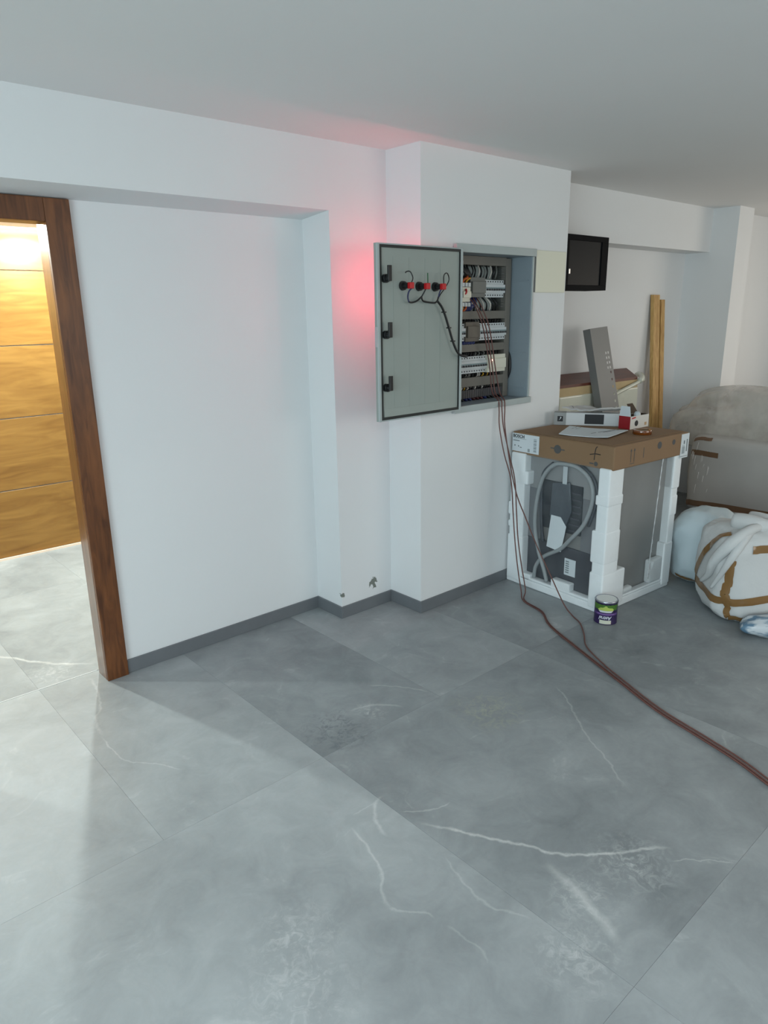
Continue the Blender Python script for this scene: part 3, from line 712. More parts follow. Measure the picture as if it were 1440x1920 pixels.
cl2 = wp('corner_label', MB().box(0.635, CL[1]+0.0012, ys-0.0022, ys-0.0006, 0.775, 0.912).box(CL[1]+0.0002, CL[1]+0.0014, ys-0.0022, 0.06, 0.775, 0.912), PAP, lid)
mb = MB()
for i in range(5): mb.box(0.648+i*0.006, 0.650+i*0.006, ys-0.003, ys-0.0022, 0.80, 0.84+0.01*(i % 2))
mb.box(0.66, 0.672, ys-0.003, ys-0.0022, 0.855, 0.875); mb.box(0.69, 0.70, ys-0.003, ys-0.0022, 0.81, 0.88); mb.box(0.636, 0.708, ys-0.003, ys-0.0022, 0.783, 0.786)
wp('label_print', mb, GINK, cl2)
# hoses and papers at the back
HP = [(0.491, 0.062), (0.479, 0.141), (0.423, 0.213), (0.312, 0.285), (0.243, 0.359), (0.161, 0.462), (0.118, 0.577), (0.115, 0.666), (0.148, 0.732), (0.221, 0.775), (0.309, 0.780), (0.381, 0.762), (0.452, 0.679), (0.490, 0.531), (0.489, 0.386), (0.457, 0.247), (0.411, 0.144), (0.384, 0.070)]
hp = []
for i, (y, z) in enumerate(HP):
    hp.append((0.030 if i < 4 else 0.022 if i < 14 else 0.016, y, z))
wp('drain_hose', MB().tube(hp, 0.0115, 10, smooth=5), mat('grey_hose', S(150, 156, 158), 0.5), smooth=True)
mb = MB(); mb.tube([(0.040, 0.14, 0.46), (0.036, 0.10, 0.58), (0.036, 0.098, 0.67), (0.036, 0.135, 0.74), (0.036, 0.21, 0.788)], 0.009, 8)
mb.tube([(0.036, 0.395, 0.77), (0.036, 0.45, 0.72), (0.038, 0.47, 0.66), (0.038, 0.468, 0.50), (0.036, 0.455, 0.38), (0.036, 0.44, 0.30)], 0.009, 8)
wp('power_cord', mb, mat('dark_cord', S(58, 64, 72), 0.5), smooth=True)
mb = MB(); mb.poly([(0.026, 0.385, 0.474), (0.026, 0.318, 0.474), (0.026, 0.277, 0.426), (0.026, 0.305, 0.270), (0.026, 0.408, 0.280)], (0.004, 0, 0))
wp('instruction_sheet', mb, PAP, bevel=0.001, segs=1)
mb = MB(); mb.poly([(0.031, 0.393, 0.660), (0.031, 0.273, 0.681), (0.031, 0.252, 0.518), (0.031, 0.283, 0.430), (0.031, 0.402, 0.465)], (0.012, 0, 0))
wp('accessory_bag', mb, mat('grey_poly_bag', S(70, 78, 86), 0.3, bump=0.5, bscale=18), bevel=0.006, segs=2, smooth=True)
wp('strap_tag', MB().box(0.030, 0.034, 0.292, 0.322, 0.665, 0.765), mat('white_strap', S(190, 198, 202), 0.4), bevel=0.002)
rl = wp('rating_label', MB().box(0.0475, 0.0495, 0.214, 0.290, 0.137, 0.236), PAP)
mb = MB()
for i in range(6): mb.box(0.0468, 0.0475, 0.258, 0.282, 0.15+i*0.013, 0.157+i*0.013)
wp('label_print', mb, GINK, rl)
# stretch film around it
FILM = film_mat('clear_stretch_film', S(205, 214, 218), 0.07, rough=0.22, bump=0.25, bscale=9)
mb = MB()
def sheet(p00, p10, p11, p01, nx, ny, amp, seed):
    vs = []; fs = []
    p00, p10, p11, p01 = map(Vector, (p00, p10, p11, p01)); nrm = (p10-p00).cross(p01-p00).normalized()
    for j in range(ny+1):
        for i in range(nx+1):
            a, b_ = i/nx, j/ny
            p = p00*(1-a)*(1-b_)+p10*a*(1-b_)+p11*a*b_+p01*(1-a)*b_
            k = math.sin(math.pi*a)*math.sin(math.pi*b_)
            vs.append(p+nrm*amp*k*noise.noise(Vector((a*3+seed, b_*2.3, seed))))
    for j in range(ny):
        for i in range(nx): fs.append((j*(nx+1)+i, j*(nx+1)+i+1, (j+1)*(nx+1)+i+1, (j+1)*(nx+1)+i))
    mb.add(vs, fs)
sheet((0.012, 0.66, 0.06), (0.012, 0.03, 0.06), (0.012, 0.03, 0.80), (0.012, 0.66, 0.80), 16, 16, 0.006, 1.3)
wp('stretch_film', mb, FILM, smooth=True)
mb = MB(); sheet((0.13, 0.004, 0.055), (0.62, 0.004, 0.055), (0.62, 0.004, 0.795), (0.13, 0.004, 0.795), 16, 16, 0.008, 4.1)
wp('stretch_film', mb, film_mat('hazy_stretch_film', S(186, 188, 188), 0.17, rough=0.22, bump=0.25, bscale=4), smooth=True)
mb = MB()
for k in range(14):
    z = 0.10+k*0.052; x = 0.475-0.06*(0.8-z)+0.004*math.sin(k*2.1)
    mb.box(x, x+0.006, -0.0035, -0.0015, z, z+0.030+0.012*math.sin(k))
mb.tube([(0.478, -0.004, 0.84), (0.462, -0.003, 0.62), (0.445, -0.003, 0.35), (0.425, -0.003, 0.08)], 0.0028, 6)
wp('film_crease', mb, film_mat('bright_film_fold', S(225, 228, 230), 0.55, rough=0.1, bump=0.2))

# ---------------------------------------------------------------- things on the cardboard lid
def onlid(u, v, z=0.9215):
    c, s = math.cos(MR), math.sin(MR)
    return Vector((MP.x+u*c-v*s, MP.y+u*s+v*c, z))
def lidquad(pts, z): return [tuple(onlid(u, v, z)) for u, v in pts]
ZL = 0.9216
# long product box
a = onlid(0.345, 0.655); b_ = onlid(0.575, 0.345); d = (b_-a); ln = d.length; ang = math.atan2(d.y, d.x)
pb = thing('printed_product_box', 'long low white and grey product box on the cardboard lid', 'box', (a.x, a.y, ZL), ang)
obj('carton', MB().box(0, ln, 0, 0.070, 0.0, 0.074), mat('white_print_carton', S(205, 208, 210), 0.5), pb, loc=(0, 0, 0), bevel=0.002)
obj('grey_end', MB().box(-0.0004, 0.070, -0.0012, 0.0705, 0.0005, 0.0745), mat('grey_print', S(146, 150, 150), 0.5), pb, loc=(0, 0, 0))
obj('black_band', MB().box(0.178, 0.288, -0.0012, -0.0002, 0.010, 0.068), INK, pb, loc=(0, 0, 0))
lg = obj('logo', MB().box(0.020, 0.052, -0.0022, -0.0012, 0.022, 0.054), INK, pb, loc=(0, 0, 0))
obj('logo_bolt', MB().poly([(0.039, -0.0028, 0.050), (0.034, -0.0028, 0.046), (0.037, -0.0028, 0.043), (0.028, -0.0028, 0.028), (0.041, -0.0028, 0.041), (0.043, -0.0028, 0.048)], (0, 0.0006, 0)), PAP, lg, loc=(0, 0, 0))
# loose paper sheets
def paper(name, pts, z, th, label, m, lift=0.0, lines=()):
    q = lidquad(pts, z)
    c = sum((Vector(p) for p in q), Vector())/len(q)
    t_ = thing(name, label, 'paper', (c.x, c.y, z))
    org = (c.x, c.y, z)
    n = 8; vs = []; fs = []
    p = [Vector(x) for x in q]
    for j in range(n+1):
        for i in range(n+1):
            a_, b2 = i/n, j/n
            v = p[0]*(1-a_)*(1-b2)+p[1]*a_*(1-b2)+p[2]*a_*b2+p[3]*(1-a_)*b2
            v.z += lift*((abs(a_-0.45)*2)**2)*0.5+lift*0.35*abs(noise.noise(Vector((a_*4, b2*4, z*9))))
            vs.append(v)
    k = len(vs)
    vs += [v+Vector((0, 0, th)) for v in vs]
    for j in range(n):
        for i in range(n):
            r_ = (j*(n+1)+i, j*(n+1)+i+1, (j+1)*(n+1)+i+1, (j+1)*(n+1)+i)
            fs.append(tuple(reversed(r_))); fs.append(tuple(x+k for x in r_))
    ring = [i for i in range(n+1)]+[j*(n+1)+n for j in range(1, n+1)]+[n*(n+1)+i for i in range(n-1, -1, -1)]+[j*(n+1) for j in range(n-1, 0, -1)]
    for i in range(len(ring)):
        a1, a2 = ring[i], ring[(i+1) % len(ring)]
        fs.append((a1, a2, a2+k, a1+k))
    obj('sheet', MB(org).add(vs, fs), m, t_, loc=(0, 0, 0))
    if lines:
        mb = MB(org)
        for (a0, b0, a1, b1, wd) in lines:
            P_ = []
            for s in range(5):
                a_ = a0+(a1-a0)*s/4; b2 = b0+(b1-b0)*s/4
                v = p[0]*(1-a_)*(1-b2)+p[1]*a_*(1-b2)+p[2]*a_*b2+p[3]*(1-a_)*b2
                v.z += lift*((abs(a_-0.45)*2)**2)*0.5+lift*0.35*abs(noise.noise(Vector((a_*4, b2*4, z*9))))+th
                P_.append(v)
            mb.tube(P_, wd, 4, smooth=1)
        obj('printed_lines', mb, INK, t_, loc=(0, 0, 0))
    return t_
paper('instruction_leaflet', [(0.075, 0.40), (0.165, 0.145), (0.44, 0.205), (0.335, 0.53)], ZL+0.001, 0.004, 'white leaflet lying in front of the long product box, near the lid edge', PAP, 0.010,
      [(0.10, 0.70, 0.14, 0.97, 0.0011), (0.17, 0.70, 0.21, 0.97, 0.0011), (0.62, 0.55, 0.80, 0.95, 0.0016), (0.70, 0.60, 0.86, 0.95, 0.0016), (0.55, 0.35, 0.60, 0.5, 0.0012)])
paper('crumpled_manual', [(0.43, 0.665), (0.50, 0.44), (0.63, 0.33), (0.58, 0.60)], ZL+0.078, 0.009, 'crumpled greyish manual lying on top of the long product box', mat('greyish_paper', S(186, 184, 182), 0.6), 0.035,
      [(0.72, 0.1, 0.80, 0.5, 0.0013), (0.80, 0.1, 0.90, 0.45, 0.0013), (0.05, 0.3, 0.2, 0.15, 0.0012)])
# opened red and white box
p = onlid(0.515, 0.245)
rb = thing('opened_red_white_box', 'small red and white box with its brown flap open, on the lid', 'box', (p.x, p.y, ZL), MR)
RBX = mat('red_print', S(150, 22, 32), 0.45); WBX = mat('white_print', S(216, 214, 208), 0.5); KRAFT = mat('dark_kraft', S(70, 56, 42), 0.8)
w_, d_, h_, tk = 0.185, 0.075, 0.074, 0.002
mb = MB(); mb.box(0, w_, 0, tk, 0, h_); obj('front_side', mb, WBX, rb, loc=(0, 0, 0))
obj('red_side', MB().box(-0.001, tk, 0, d_, 0, h_), RBX, rb, loc=(0, 0, 0))
obj('carton', MB().box(tk, w_, tk, d_, 0, tk).box(w_-tk, w_, tk, d_, tk, h_).box(tk, w_-tk, d_-tk, d_, tk, h_*0.98), KRAFT, rb, loc=(0, 0, 0))
obj('flap', MB().hexa([(0.105, d_-tk, h_), (w_, d_-tk, h_), (w_, d_, h_), (0.105, d_, h_), (0.105-0.006, d_+0.02, h_+0.056), (w_-0.030, d_+0.02, h_+0.056), (w_-0.030, d_+0.022, h_+0.056), (0.105-0.006, d_+0.022, h_+0.056)]), KRAFT, rb, loc=(0, 0, 0))
obj('side_flap', MB().hexa([(0, 0.0, h_), (tk, 0.0, h_), (tk, d_, h_), (0, d_, h_), (-0.005, 0.006, h_+0.058), (-0.003, 0.006, h_+0.058), (-0.003, d_-0.012, h_+0.058), (-0.005, d_-0.012, h_+0.058)]), PAP, rb, loc=(0, 0, 0))
mb = MB(); mb.lathe([(0.017, -0.0010), (0.017, -0.0001)], (0.062, 0, 0.031), 'y', 18)
obj('printed_disc', mb, INK, rb, loc=(0, 0, 0))
obj('printed_brand_bar', MB().poly([(0.012, -0.001, 0.058), (0.050, -0.001, 0.062), (0.052, -0.001, 0.070), (0.016, -0.001, 0.066)], (0, 0.0009, 0)), RED, rb, loc=(0, 0, 0))
obj('printed_picture', MB().box(0.145, 0.165, -0.001, -0.0001, 0.012, 0.03), mat('tan_print', S(190, 158, 120), 0.6), rb, loc=(0, 0, 0))
obj('plastic_cap', MB().lathe([(0.016, 0.045), (0.019, 0.06), (0.019, 0.082), (0.012, 0.094), (0.004, 0.096)], (0.095, 0.020, 0), 'z', 16), mat('clear_plastic_lump', S(186, 196, 200), 0.2), rb, loc=(0, 0, 0), smooth=True)
# roll of amber tape
p = onlid(0.445, 0.120)
tr_ = thing('amber_tape_roll', 'roll of amber packing tape lying flat by the red and white box', 'tape', (p.x, p.y, ZL))
mb = MB(); mb.lathe([(0.036, 0.0), (0.050, 0.0), (0.051, 0.002), (0.051, 0.022), (0.050, 0.024), (0.036, 0.024), (0.036, 0.0)], (0, 0, 0), 'z', 36)
obj('tape', mb, mat('amber_tape', S(112, 58, 14), 0.12, spec=0.9), tr_, loc=(0, 0, 0), autos=40)
obj('core', MB().lathe([(0.033, 0.0), (0.0358, 0.0), (0.0358, 0.023), (0.033, 0.023), (0.033, 0.0)], (0, 0, 0), 'z', 30), CARD, tr_, loc=(0, 0, 0), autos=40)

# ---------------------------------------------------------------- paint can (standing upside down)
PC = Vector((3.150, 1.800, 0)); pa = math.atan2(-PC.y, -PC.x)
pc = thing('paint_can', 'small purple and green paint can on the floor before the washing machine', 'paint can', PC, pa)
R_, HC = 0.0585, 0.128
PURP = mat('dark_purple_print', S(44, 30, 74), 0.35); NAVY = mat('navy_rim', S(24, 26, 48), 0.3)
obj('tin', MB().lathe([(R_-0.003, 0.0), (R_+0.001, 0.002), (R_+0.001, 0.006), (R_, 0.009), (R_, HC-0.014), (R_+0.001, HC-0.011), (R_+0.0015, HC-0.004), (R_, HC)], (0, 0, 0), 'z', 48), PURP, pc, loc=(0, 0, 0), autos=35)
obj('rim', MB().lathe([(R_+0.0018, HC-0.007), (R_+0.0022, HC-0.003), (R_, HC+0.001), (R_-0.006, HC), (R_-0.006, HC-0.006)], (0, 0, 0), 'z', 48), mat('tin_rim', S(150, 152, 160), 0.25, metal=0.8), pc, loc=(0, 0, 0), autos=35)
obj('end_disc', MB().lathe([(0.001, HC+0.0004), (R_-0.007, HC+0.0004), (R_-0.006, HC-0.0002)], (0, 0, 0), 'z', 40), mat('pale_tin', S(216, 220, 218), 0.55), pc, loc=(0, 0, 0))
def decal(name, rows, m, parent, off=0.0006):   # rows: (z, a0, a1) bands on the tin, angles from the camera side
    vs = []; fs = []; n = 16
    for z, a0, a1 in rows:
        for i in range(n+1):
            g = a0+(a1-a0)*i/n
            vs.append((math.cos(g)*(R_+off), math.sin(g)*(R_+off), z))
    for j in range(len(rows)-1):
        for i in range(n): fs.append((j*(n+1)+i, j*(n+1)+i+1, (j+1)*(n+1)+i+1, (j+1)*(n+1)+i))
    return obj(name, MB().add(vs, fs), m, parent, loc=(0, 0, 0), smooth=True)
decal('green_print', [(0.082, -1.15, 1.2), (0.104, -1.3, 1.35), (0.112, -1.3, 1.35)], mat('leaf_green_print', S(74, 116, 42), 0.35), pc, 0.0004)
decal('navy_band', [(0.111, -3.0, 3.0), (0.117, -3.0, 3.0)], NAVY, pc, 0.0008)
decal('house_print', [(0.074, -0.60, 0.60), (0.086, -0.72, 0.72), (0.094, -0.5, 0.6), (0.106, -0.04, 0.04)], mat('yellow_green_print', S(176, 196, 96), 0.4), pc, 0.0008)
decal('house_base_print', [(0.070, -0.50, 0.50), (0.080, -0.62, 0.62)], mat('pale_print', S(206, 208, 214), 0.4), pc, 0.0012)
decal('violet_swoosh', [(0.054, -1.2, 1.2), (0.066, -1.2, 1.2)], mat('violet_print', S(92, 66, 128), 0.4), pc, 0.0006)
decal('light_swoosh', [(0.059, -0.8, 0.8), (0.062, -0.8, 0.8)], mat('light_violet_print', S(150, 124, 172), 0.4), pc, 0.0010)
decal('price_sticker', [(0.006, -0.50, 0.52), (0.027, -0.50, 0.52)], mat('cream_sticker', S(206, 208, 190), 0.6), pc, 0.0012)
tx = text_obj('lettering', 'Astral', 0.027, mat('white_lettering', S(214, 216, 226), 0.4), pc, Matrix.Identity(4), shear=0.25, bold=0.0006)
for v in tx.data.vertices:   # wrap the name round the tin, upside down as the can stands
    x, y, z = v.co
    g = -x/R_*0.95; hgt = 0.040-y
    v.co = (math.cos(g)*(R_+0.0014+z), math.sin(g)*(R_+0.0014+z), hgt)

# ---------------------------------------------------------------- cables from the switchboard over the floor
def cable(name, pts, r, label):
    o = obj(name, MB(pts[0]).tube(pts, r, 8, smooth=5), REDCAB, None, smooth=True)
    return tag(o, label, 'cable', 'red-brown cables from the switchboard')
rr = 0.0034
floor_a = [(3.04, 2.25, 0.006), (2.985, 2.089, 0.006), (2.87, 1.95, 0.006), (2.74, 1.677, 0.006), (2.62, 1.408, 0.006), (2.518, 1.178, 0.006), (2.461, 0.975, 0.006), (2.414, 0.815, 0.006), (2.357, 0.683, 0.006), (2.28, 0.50, 0.006), (2.16, 0.22, 0.006), (2.02, -0.15, 0.006), (1.95, -0.6, 0.006), (1.98, -1.1, 0.006)]
cable('power_cable', [(2.99, 2.655, 1.66), (3.00, 2.62, 1.615), (3.05, 2.61, 1.517), (3.088, 2.61, 1.402), (3.12, 2.61, 1.283), (3.135, 2.60, 1.147), (3.11, 2.535, 1.110), (3.10, 2.518, 1.06), (3.10, 2.512, 0.965), (3.10, 2.473, 0.818), (3.10, 2.418, 0.673), (3.10, 2.395, 0.49), (3.10, 2.376, 0.335), (3.10, 2.35, 0.18), (3.09, 2.31, 0.045)]+floor_a, rr, 'red-brown cable hanging leftmost from the open switchboard to the floor')
fb = [(x+0.013, y+0.004, 0.006) for x, y, z in floor_a]
cable('power_cable', [(3.02, 2.655, 1.66), (3.02, 2.618, 1.61), (3.062, 2.600, 1.517), (3.10, 2.600, 1.402), (3.131, 2.600, 1.283), (3.148, 2.590, 1.147), (3.125, 2.525, 1.110), (3.115, 2.510, 1.06), (3.115, 2.496, 0.965), (3.118, 2.452, 0.818), (3.118, 2.405, 0.673), (3.112, 2.380, 0.49), (3.112, 2.362, 0.335), (3.112, 2.33, 0.18), (3.105, 2.29, 0.045)]+fb, rr, 'red-brown cable hanging close beside the leftmost one')
fc_ = [(3.07, 1.95, 0.006), (3.02, 1.87, 0.006), (2.92, 1.78, 0.006), (2.807, 1.691, 0.006), (2.71, 1.536, 0.006), (2.645, 1.402, 0.006), (2.544, 1.176, 0.006), (2.487, 0.97, 0.006), (2.44, 0.81, 0.006), (2.383, 0.678, 0.006), (2.306, 0.495, 0.006), (2.186, 0.215, 0.006), (2.05, -0.155, 0.006), (1.985, -0.6, 0.006), (2.03, -1.1, 0.006)]
cable('power_cable', [(3.05, 2.655, 1.66), (3.045, 2.612, 1.61), (3.075, 2.588, 1.517), (3.112, 2.588, 1.402), (3.142, 2.588, 1.283), (3.170, 2.575, 1.147), (3.145, 2.52, 1.110), (3.13, 2.502, 1.06), (3.12, 2.490, 0.969), (3.11, 2.440, 0.778), (3.10, 2.377, 0.603), (3.10, 2.308, 0.477), (3.10, 2.228, 0.339), (3.10, 2.111, 0.165), (3.09, 2.02, 0.045)]+fc_, rr, 'red-brown cable swinging across the foam corner down to the paint can side')

# ---------------------------------------------------------------- wrapped board pack behind the machine
O = (4.5, 2.8, 0)
pk = thing('wrapped_board_pack', 'plastic-wrapped pack with a dark red-brown board on top, leaning in the alcove', 'board pack', O)
FT = [(3.99, 2.745, 1.105), (5.00, 2.745, 1.095)]; BT = [(4.02, 2.955, 1.150), (5.20, 2.955, 1.138)]
def slab(name, dz0, dz1, yo, m, x1=0.0, **k):
    mb = MB(O)
    p = [(FT[0][0], FT[0][1]-yo, FT[0][2]-dz1), (FT[1][0]+x1, FT[1][1]-yo, FT[1][2]-dz1), (BT[1][0]+x1, BT[1][1], BT[1][2]-dz1), (BT[0][0], BT[0][1], BT[0][2]-dz1)]
    q = [(FT[0][0], FT[0][1]-yo, FT[0][2]-dz0), (FT[1][0]+x1, FT[1][1]-yo, FT[1][2]-dz0), (BT[1][0]+x1, BT[1][1], BT[1][2]-dz0), (BT[0][0], BT[0][1], BT[0][2]-dz0)]
    mb.hexa(p+q); return obj(name, mb, m, pk, loc=(0, 0, 0), **k)
slab('top_board', 0.0, 0.018, 0.0, wood('red_brown_board', S(84, 42, 30), S(104, 54, 38), (0.6, 3, 3), 0.45, 4))
slab('tan_edge', 0.019, 0.075, 0.004, mat('tan_chipboard', S(186, 164, 124), 0.7, var=0.1, vscale=14))
WRAP = mat('milky_plastic_wrap', S(206, 208, 194), 0.25, bump=0.5, bscale=11, var=0.05, vscale=7)
slab('wrapped_body', 0.076, 1.09, 0.012, WRAP, bevel=0.01)
mb = MB(O); mb.tube([(5.00, 2.728, 1.065), (5.06, 2.74, 1.085), (5.13, 2.80, 1.10), (5.20, 2.86, 1.09)], 0.022, 7); mb.tube([(4.62, 2.728, 0.985), (4.78, 2.722, 1.02), (4.95, 2.728, 1.05), (5.08, 2.74, 1.07)], 0.014, 7)
obj('wrap_fold', mb, WRAP, pk, loc=(0, 0, 0), smooth=True)

# perforated grey metal tray standing against the pack
O = Vector((4.53, 2.44, 0))
ct = thing('perforated_cable_tray', 'long grey perforated metal tray leaning upright behind the washing machine', 'cable tray', O)
GM = mat('grey_painted_metal', S(120, 121, 120), 0.5, var=0.04, vscale=6)
top = Vector((4.447, 2.76, 1.468)); bot = Vector((4.53, 2.445, 0.004))
ax = (top-bot); LT = ax.length; ax.normalize()
wx = Vector((1, 0, -0.10)); wx = (wx-ax*wx.dot(ax)).normalized(); nz = wx.cross(ax).normalized()   # nz points towards the viewer (-y)
if nz.y > 0: nz = -nz
def tp(a_, l, dpt): return top-ax*l+wx*a_+nz*dpt
WT = 0.225; nu, nv = 15, int(LT/0.017)
holes = set()
for j in range(nv):
    l = (j+0.5)*LT/nv
    for i in (10, 12):
        if 0.165 < l < 0.29 and (j % 2 == 0): holes.add((i, j))
    for i in (12,):
        if l > 0.29 and j % 3 == 0: holes.add((i, j))
vs = []; fs = []
for j in range(nv+1):
    for i in range(nu+1): vs.append(tp(-WT/2+WT*i/nu, LT*j/nv, 0))
for j in range(nv):
    for i in range(nu):
        if (i, j) not in holes: fs.append((j*(nu+1)+i, j*(nu+1)+i+1, (j+1)*(nu+1)+i+1, (j+1)*(nu+1)+i))
web = obj('web', MB(O).add(vs, fs), GM, ct, loc=(0, 0, 0))
for s in (-1, 1):
    a0 = s*WT/2
    fd = -0.055 if s < 0 else -0.010
    q = [tp(a0-0.001, LT, fd), tp(a0+0.001, LT, fd), tp(a0+0.001, LT, 0.0), tp(a0-0.001, LT, 0.0), tp(a0-0.001, 0, fd), tp(a0+0.001, 0, fd), tp(a0+0.001, 0, 0.0), tp(a0-0.001, 0, 0.0)]
    obj('flange', MB(O).hexa(q), GM, ct, loc=(0, 0, 0))

# pine battens leaning on the alcove wall
def batten(x, wd, ztop, ytop, ybot, th, label, dx=0.0):
    t_ = obj('pine_batten', MB((x, ybot, 0)).hexa([(x, ybot-th, 0), (x+wd, ybot-th, 0), (x+wd, ybot, 0), (x, ybot, 0), (x+dx, ytop-th, ztop), (x+dx+wd, ytop-th, ztop), (x+dx+wd, ytop, ztop), (x+dx, ytop, ztop)]), PINE, None, bevel=0.002)
    return tag(t_, label, 'batten', 'pine battens in the alcove')
batten(5.50, 0.095, 1.692, 2.972, 2.83, 0.03, 'taller and wider pine batten leaning on the alcove wall', 0.01)
batten(5.635, 0.06, 1.655, 2.972, 2.84, 0.025, 'shorter narrow pine batten leaning beside the wider one', 0.01)

# ---------------------------------------------------------------- wrapped furniture on the right
O = (5.8, 1.7, 0)
wf = thing('wrapped_furniture', 'large furniture piece wrapped in bubble plastic and brown tape by the far pillar', 'wrapped furniture', O)
BUB = mat('bubble_wrap_grey', S(188, 184, 180), 0.25, bump=0.5, bscale=6, var=0.10, vscale=4)
def lump(c, rad, ex=(0.5, 0.5), amp=0.06, fr=3.0, seed=0.0, nu=56, nv=30, zmin=None, ridges=None, octs=4):
    vs = []; fs = []
    def sgp(v, e): return math.copysign(abs(v)**e, v)
    for j in range(nv+1):
        ph = -math.pi/2+math.pi*j/nv
        for i in range(nu):
            th = 2*math.pi*i/nu
            d = Vector((sgp(math.cos(ph), ex[1])*sgp(math.cos(th), ex[0]), sgp(math.cos(ph), ex[1])*sgp(math.sin(th), ex[0]), sgp(math.sin(ph), ex[1])))
            n1 = noise.fractal(d*fr+Vector((seed, seed*1.7, 0)), 1.0, 2.0, octs)
            k = 1+amp*n1
            if ridges: k += ridges(d)
            p = Vector((d.x*rad[0]*k, d.y*rad[1]*k, d.z*rad[2]*k))+Vector(c)
            if zmin is not None and p.z < zmin: p.z = zmin+0.002*random.random()
            vs.append(p)
    for j in range(nv):
        for i in range(nu):
            fs.append((j*nu+i, j*nu+(i+1) % nu, (j+1)*nu+(i+1) % nu, (j+1)*nu+i))
    return vs, fs
v_, f_ = lump((5.90, 1.72, 0.36), (0.62, 0.74, 0.315), (0.18, 0.18), 0.03, 2.2, 3.0, 72, 36)
body = obj('wrapped_body', MB(O).add(v_, f_), BUB, wf, loc=(0, 0, 0), smooth=True)
v_, f_ = lump((5.66, 1.84, 0.74), (0.32, 0.90, 0.255), (0.8, 0.8), 0.22, 1.3, 8.0, 80, 40, octs=2)
obj('crumpled_plastic', MB(O).add(v_, f_), film_mat('crumpled_bubble_plastic', S(206, 200, 192), 0.62, rough=0.25, bump=0.35, bscale=5), wf, loc=(0, 0, 0), smooth=True)
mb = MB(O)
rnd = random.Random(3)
for k in range(16):  # thin bright strips modelled in place of highlights on the film folds
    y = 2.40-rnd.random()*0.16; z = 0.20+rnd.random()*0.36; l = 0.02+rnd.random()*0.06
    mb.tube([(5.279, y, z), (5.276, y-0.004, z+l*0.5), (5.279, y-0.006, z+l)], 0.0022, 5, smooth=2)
obj('film_highlight', mb, mat('glossy_film_highlight', S(225, 222, 218), 0.08, spec=1.0), wf, loc=(0, 0, 0), smooth=True)['kind'] = 'stuff'
for x, y in ((5.36, 1.05), (5.36, 2.38), (6.40, 1.05), (6.40, 2.38)): obj('foot', MB(O).box(x-0.03, x+0.03, y-0.03, y+0.03, 0, 0.06), BLK, wf, loc=(0, 0, 0))
BT_ = mat('brown_packing_tape', S(120, 92, 70), 0.25, var=0.08, vscale=10)

def ribbon(bvh, pts, wd, off, org, side_hint=None, k=6, edge=3):
    """a strip of tape laid on a surface along pts (given near the surface)"""
    P = path(pts, k); S_ = []
    for p in P:
        loc, nrm, idx, dist = bvh.find_nearest(p)
        S_.append((loc, nrm))
    vs = []; fs = []
    for i, (l, n) in enumerate(S_):
        t_ = (S_[min(i+1, len(S_)-1)][0]-S_[max(i-1, 0)][0])
        if t_.length < 1e-6: t_ = Vector((1, 0, 0))
        t_.normalize(); sd = n.cross(t_).normalized()
        for e_ in range(edge+1):
            q = l+sd*wd*(e_/edge-0.5)
            l2, n2, _, _ = bvh.find_nearest(q)
            if n2.dot(l2-l) != n2.dot(l2-l): n2 = n
            vs.append(l2+n2*off)
    m = edge+1
    for i in range(len(S_)-1):
        for e_ in range(edge): fs.append((i*m+e_, i*m+e_+1, (i+1)*m+e_+1, (i+1)*m+e_))
    return MB(org).add(vs, fs)
def bvh_of(o, world):
    me = o.data
    return BVHTree.FromPolygons([v.co+Vector(world) for v in me.vertices], [tuple(p.vertices) for p in me.polygons])
bv = bvh_of(body, O)
for pts, wd in (([(5.27, 2.43, 0.655), (5.27, 2.34, 0.657), (5.27, 2.26, 0.655)], 0.03), ([(5.27, 2.45, 0.525), (5.27, 2.33, 0.53), (5.27, 2.20, 0.525)], 0.04), ([(5.27, 2.46, 0.125), (5.27, 2.2, 0.14), (5.27, 1.8, 0.15), (5.27, 1.3, 0.15)], 0.045)):
    obj('tape_strip', ribbon(bv, pts, wd, 0.004, O), BT_, wf, loc=(0, 0, 0), smooth=True)

# ---------------------------------------------------------------- taped cloth bundles in front of it
CLOTH = mat('white_sack_cloth', S(206, 208, 208), 0.75, bump=0.25, bscale=26, var=0.03, vscale=7)
BLUEW = mat('bluish_white_sack', S(196, 210, 216), 0.6, bump=0.25, bscale=14, var=0.06, vscale=5)
AMB = mat('amber_brown_tape', S(134, 100, 58), 0.18, var=0.06, vscale=9, spec=0.7)
BTH = math.radians(-42)
OB = Vector((3.80, 1.355, 0))
bb = thing('taped_cloth_bundle', 'big white cloth bundle tied up with glossy brown tape, nearest on the right', 'bundle', OB, BTH)
A_, B_, HZ = 0.225, 0.205, 0.25
def ridg(d): return 0.02*math.sin(d.x*7+d.z*5)*max(0, 1-abs(d.y))
v_, f_ = lump((0, 0, HZ), (A_, B_, HZ), (0.42, 0.42), 0.07, 1.9, 5.0, 84, 48, zmin=0.003, ridges=ridg, octs=3)
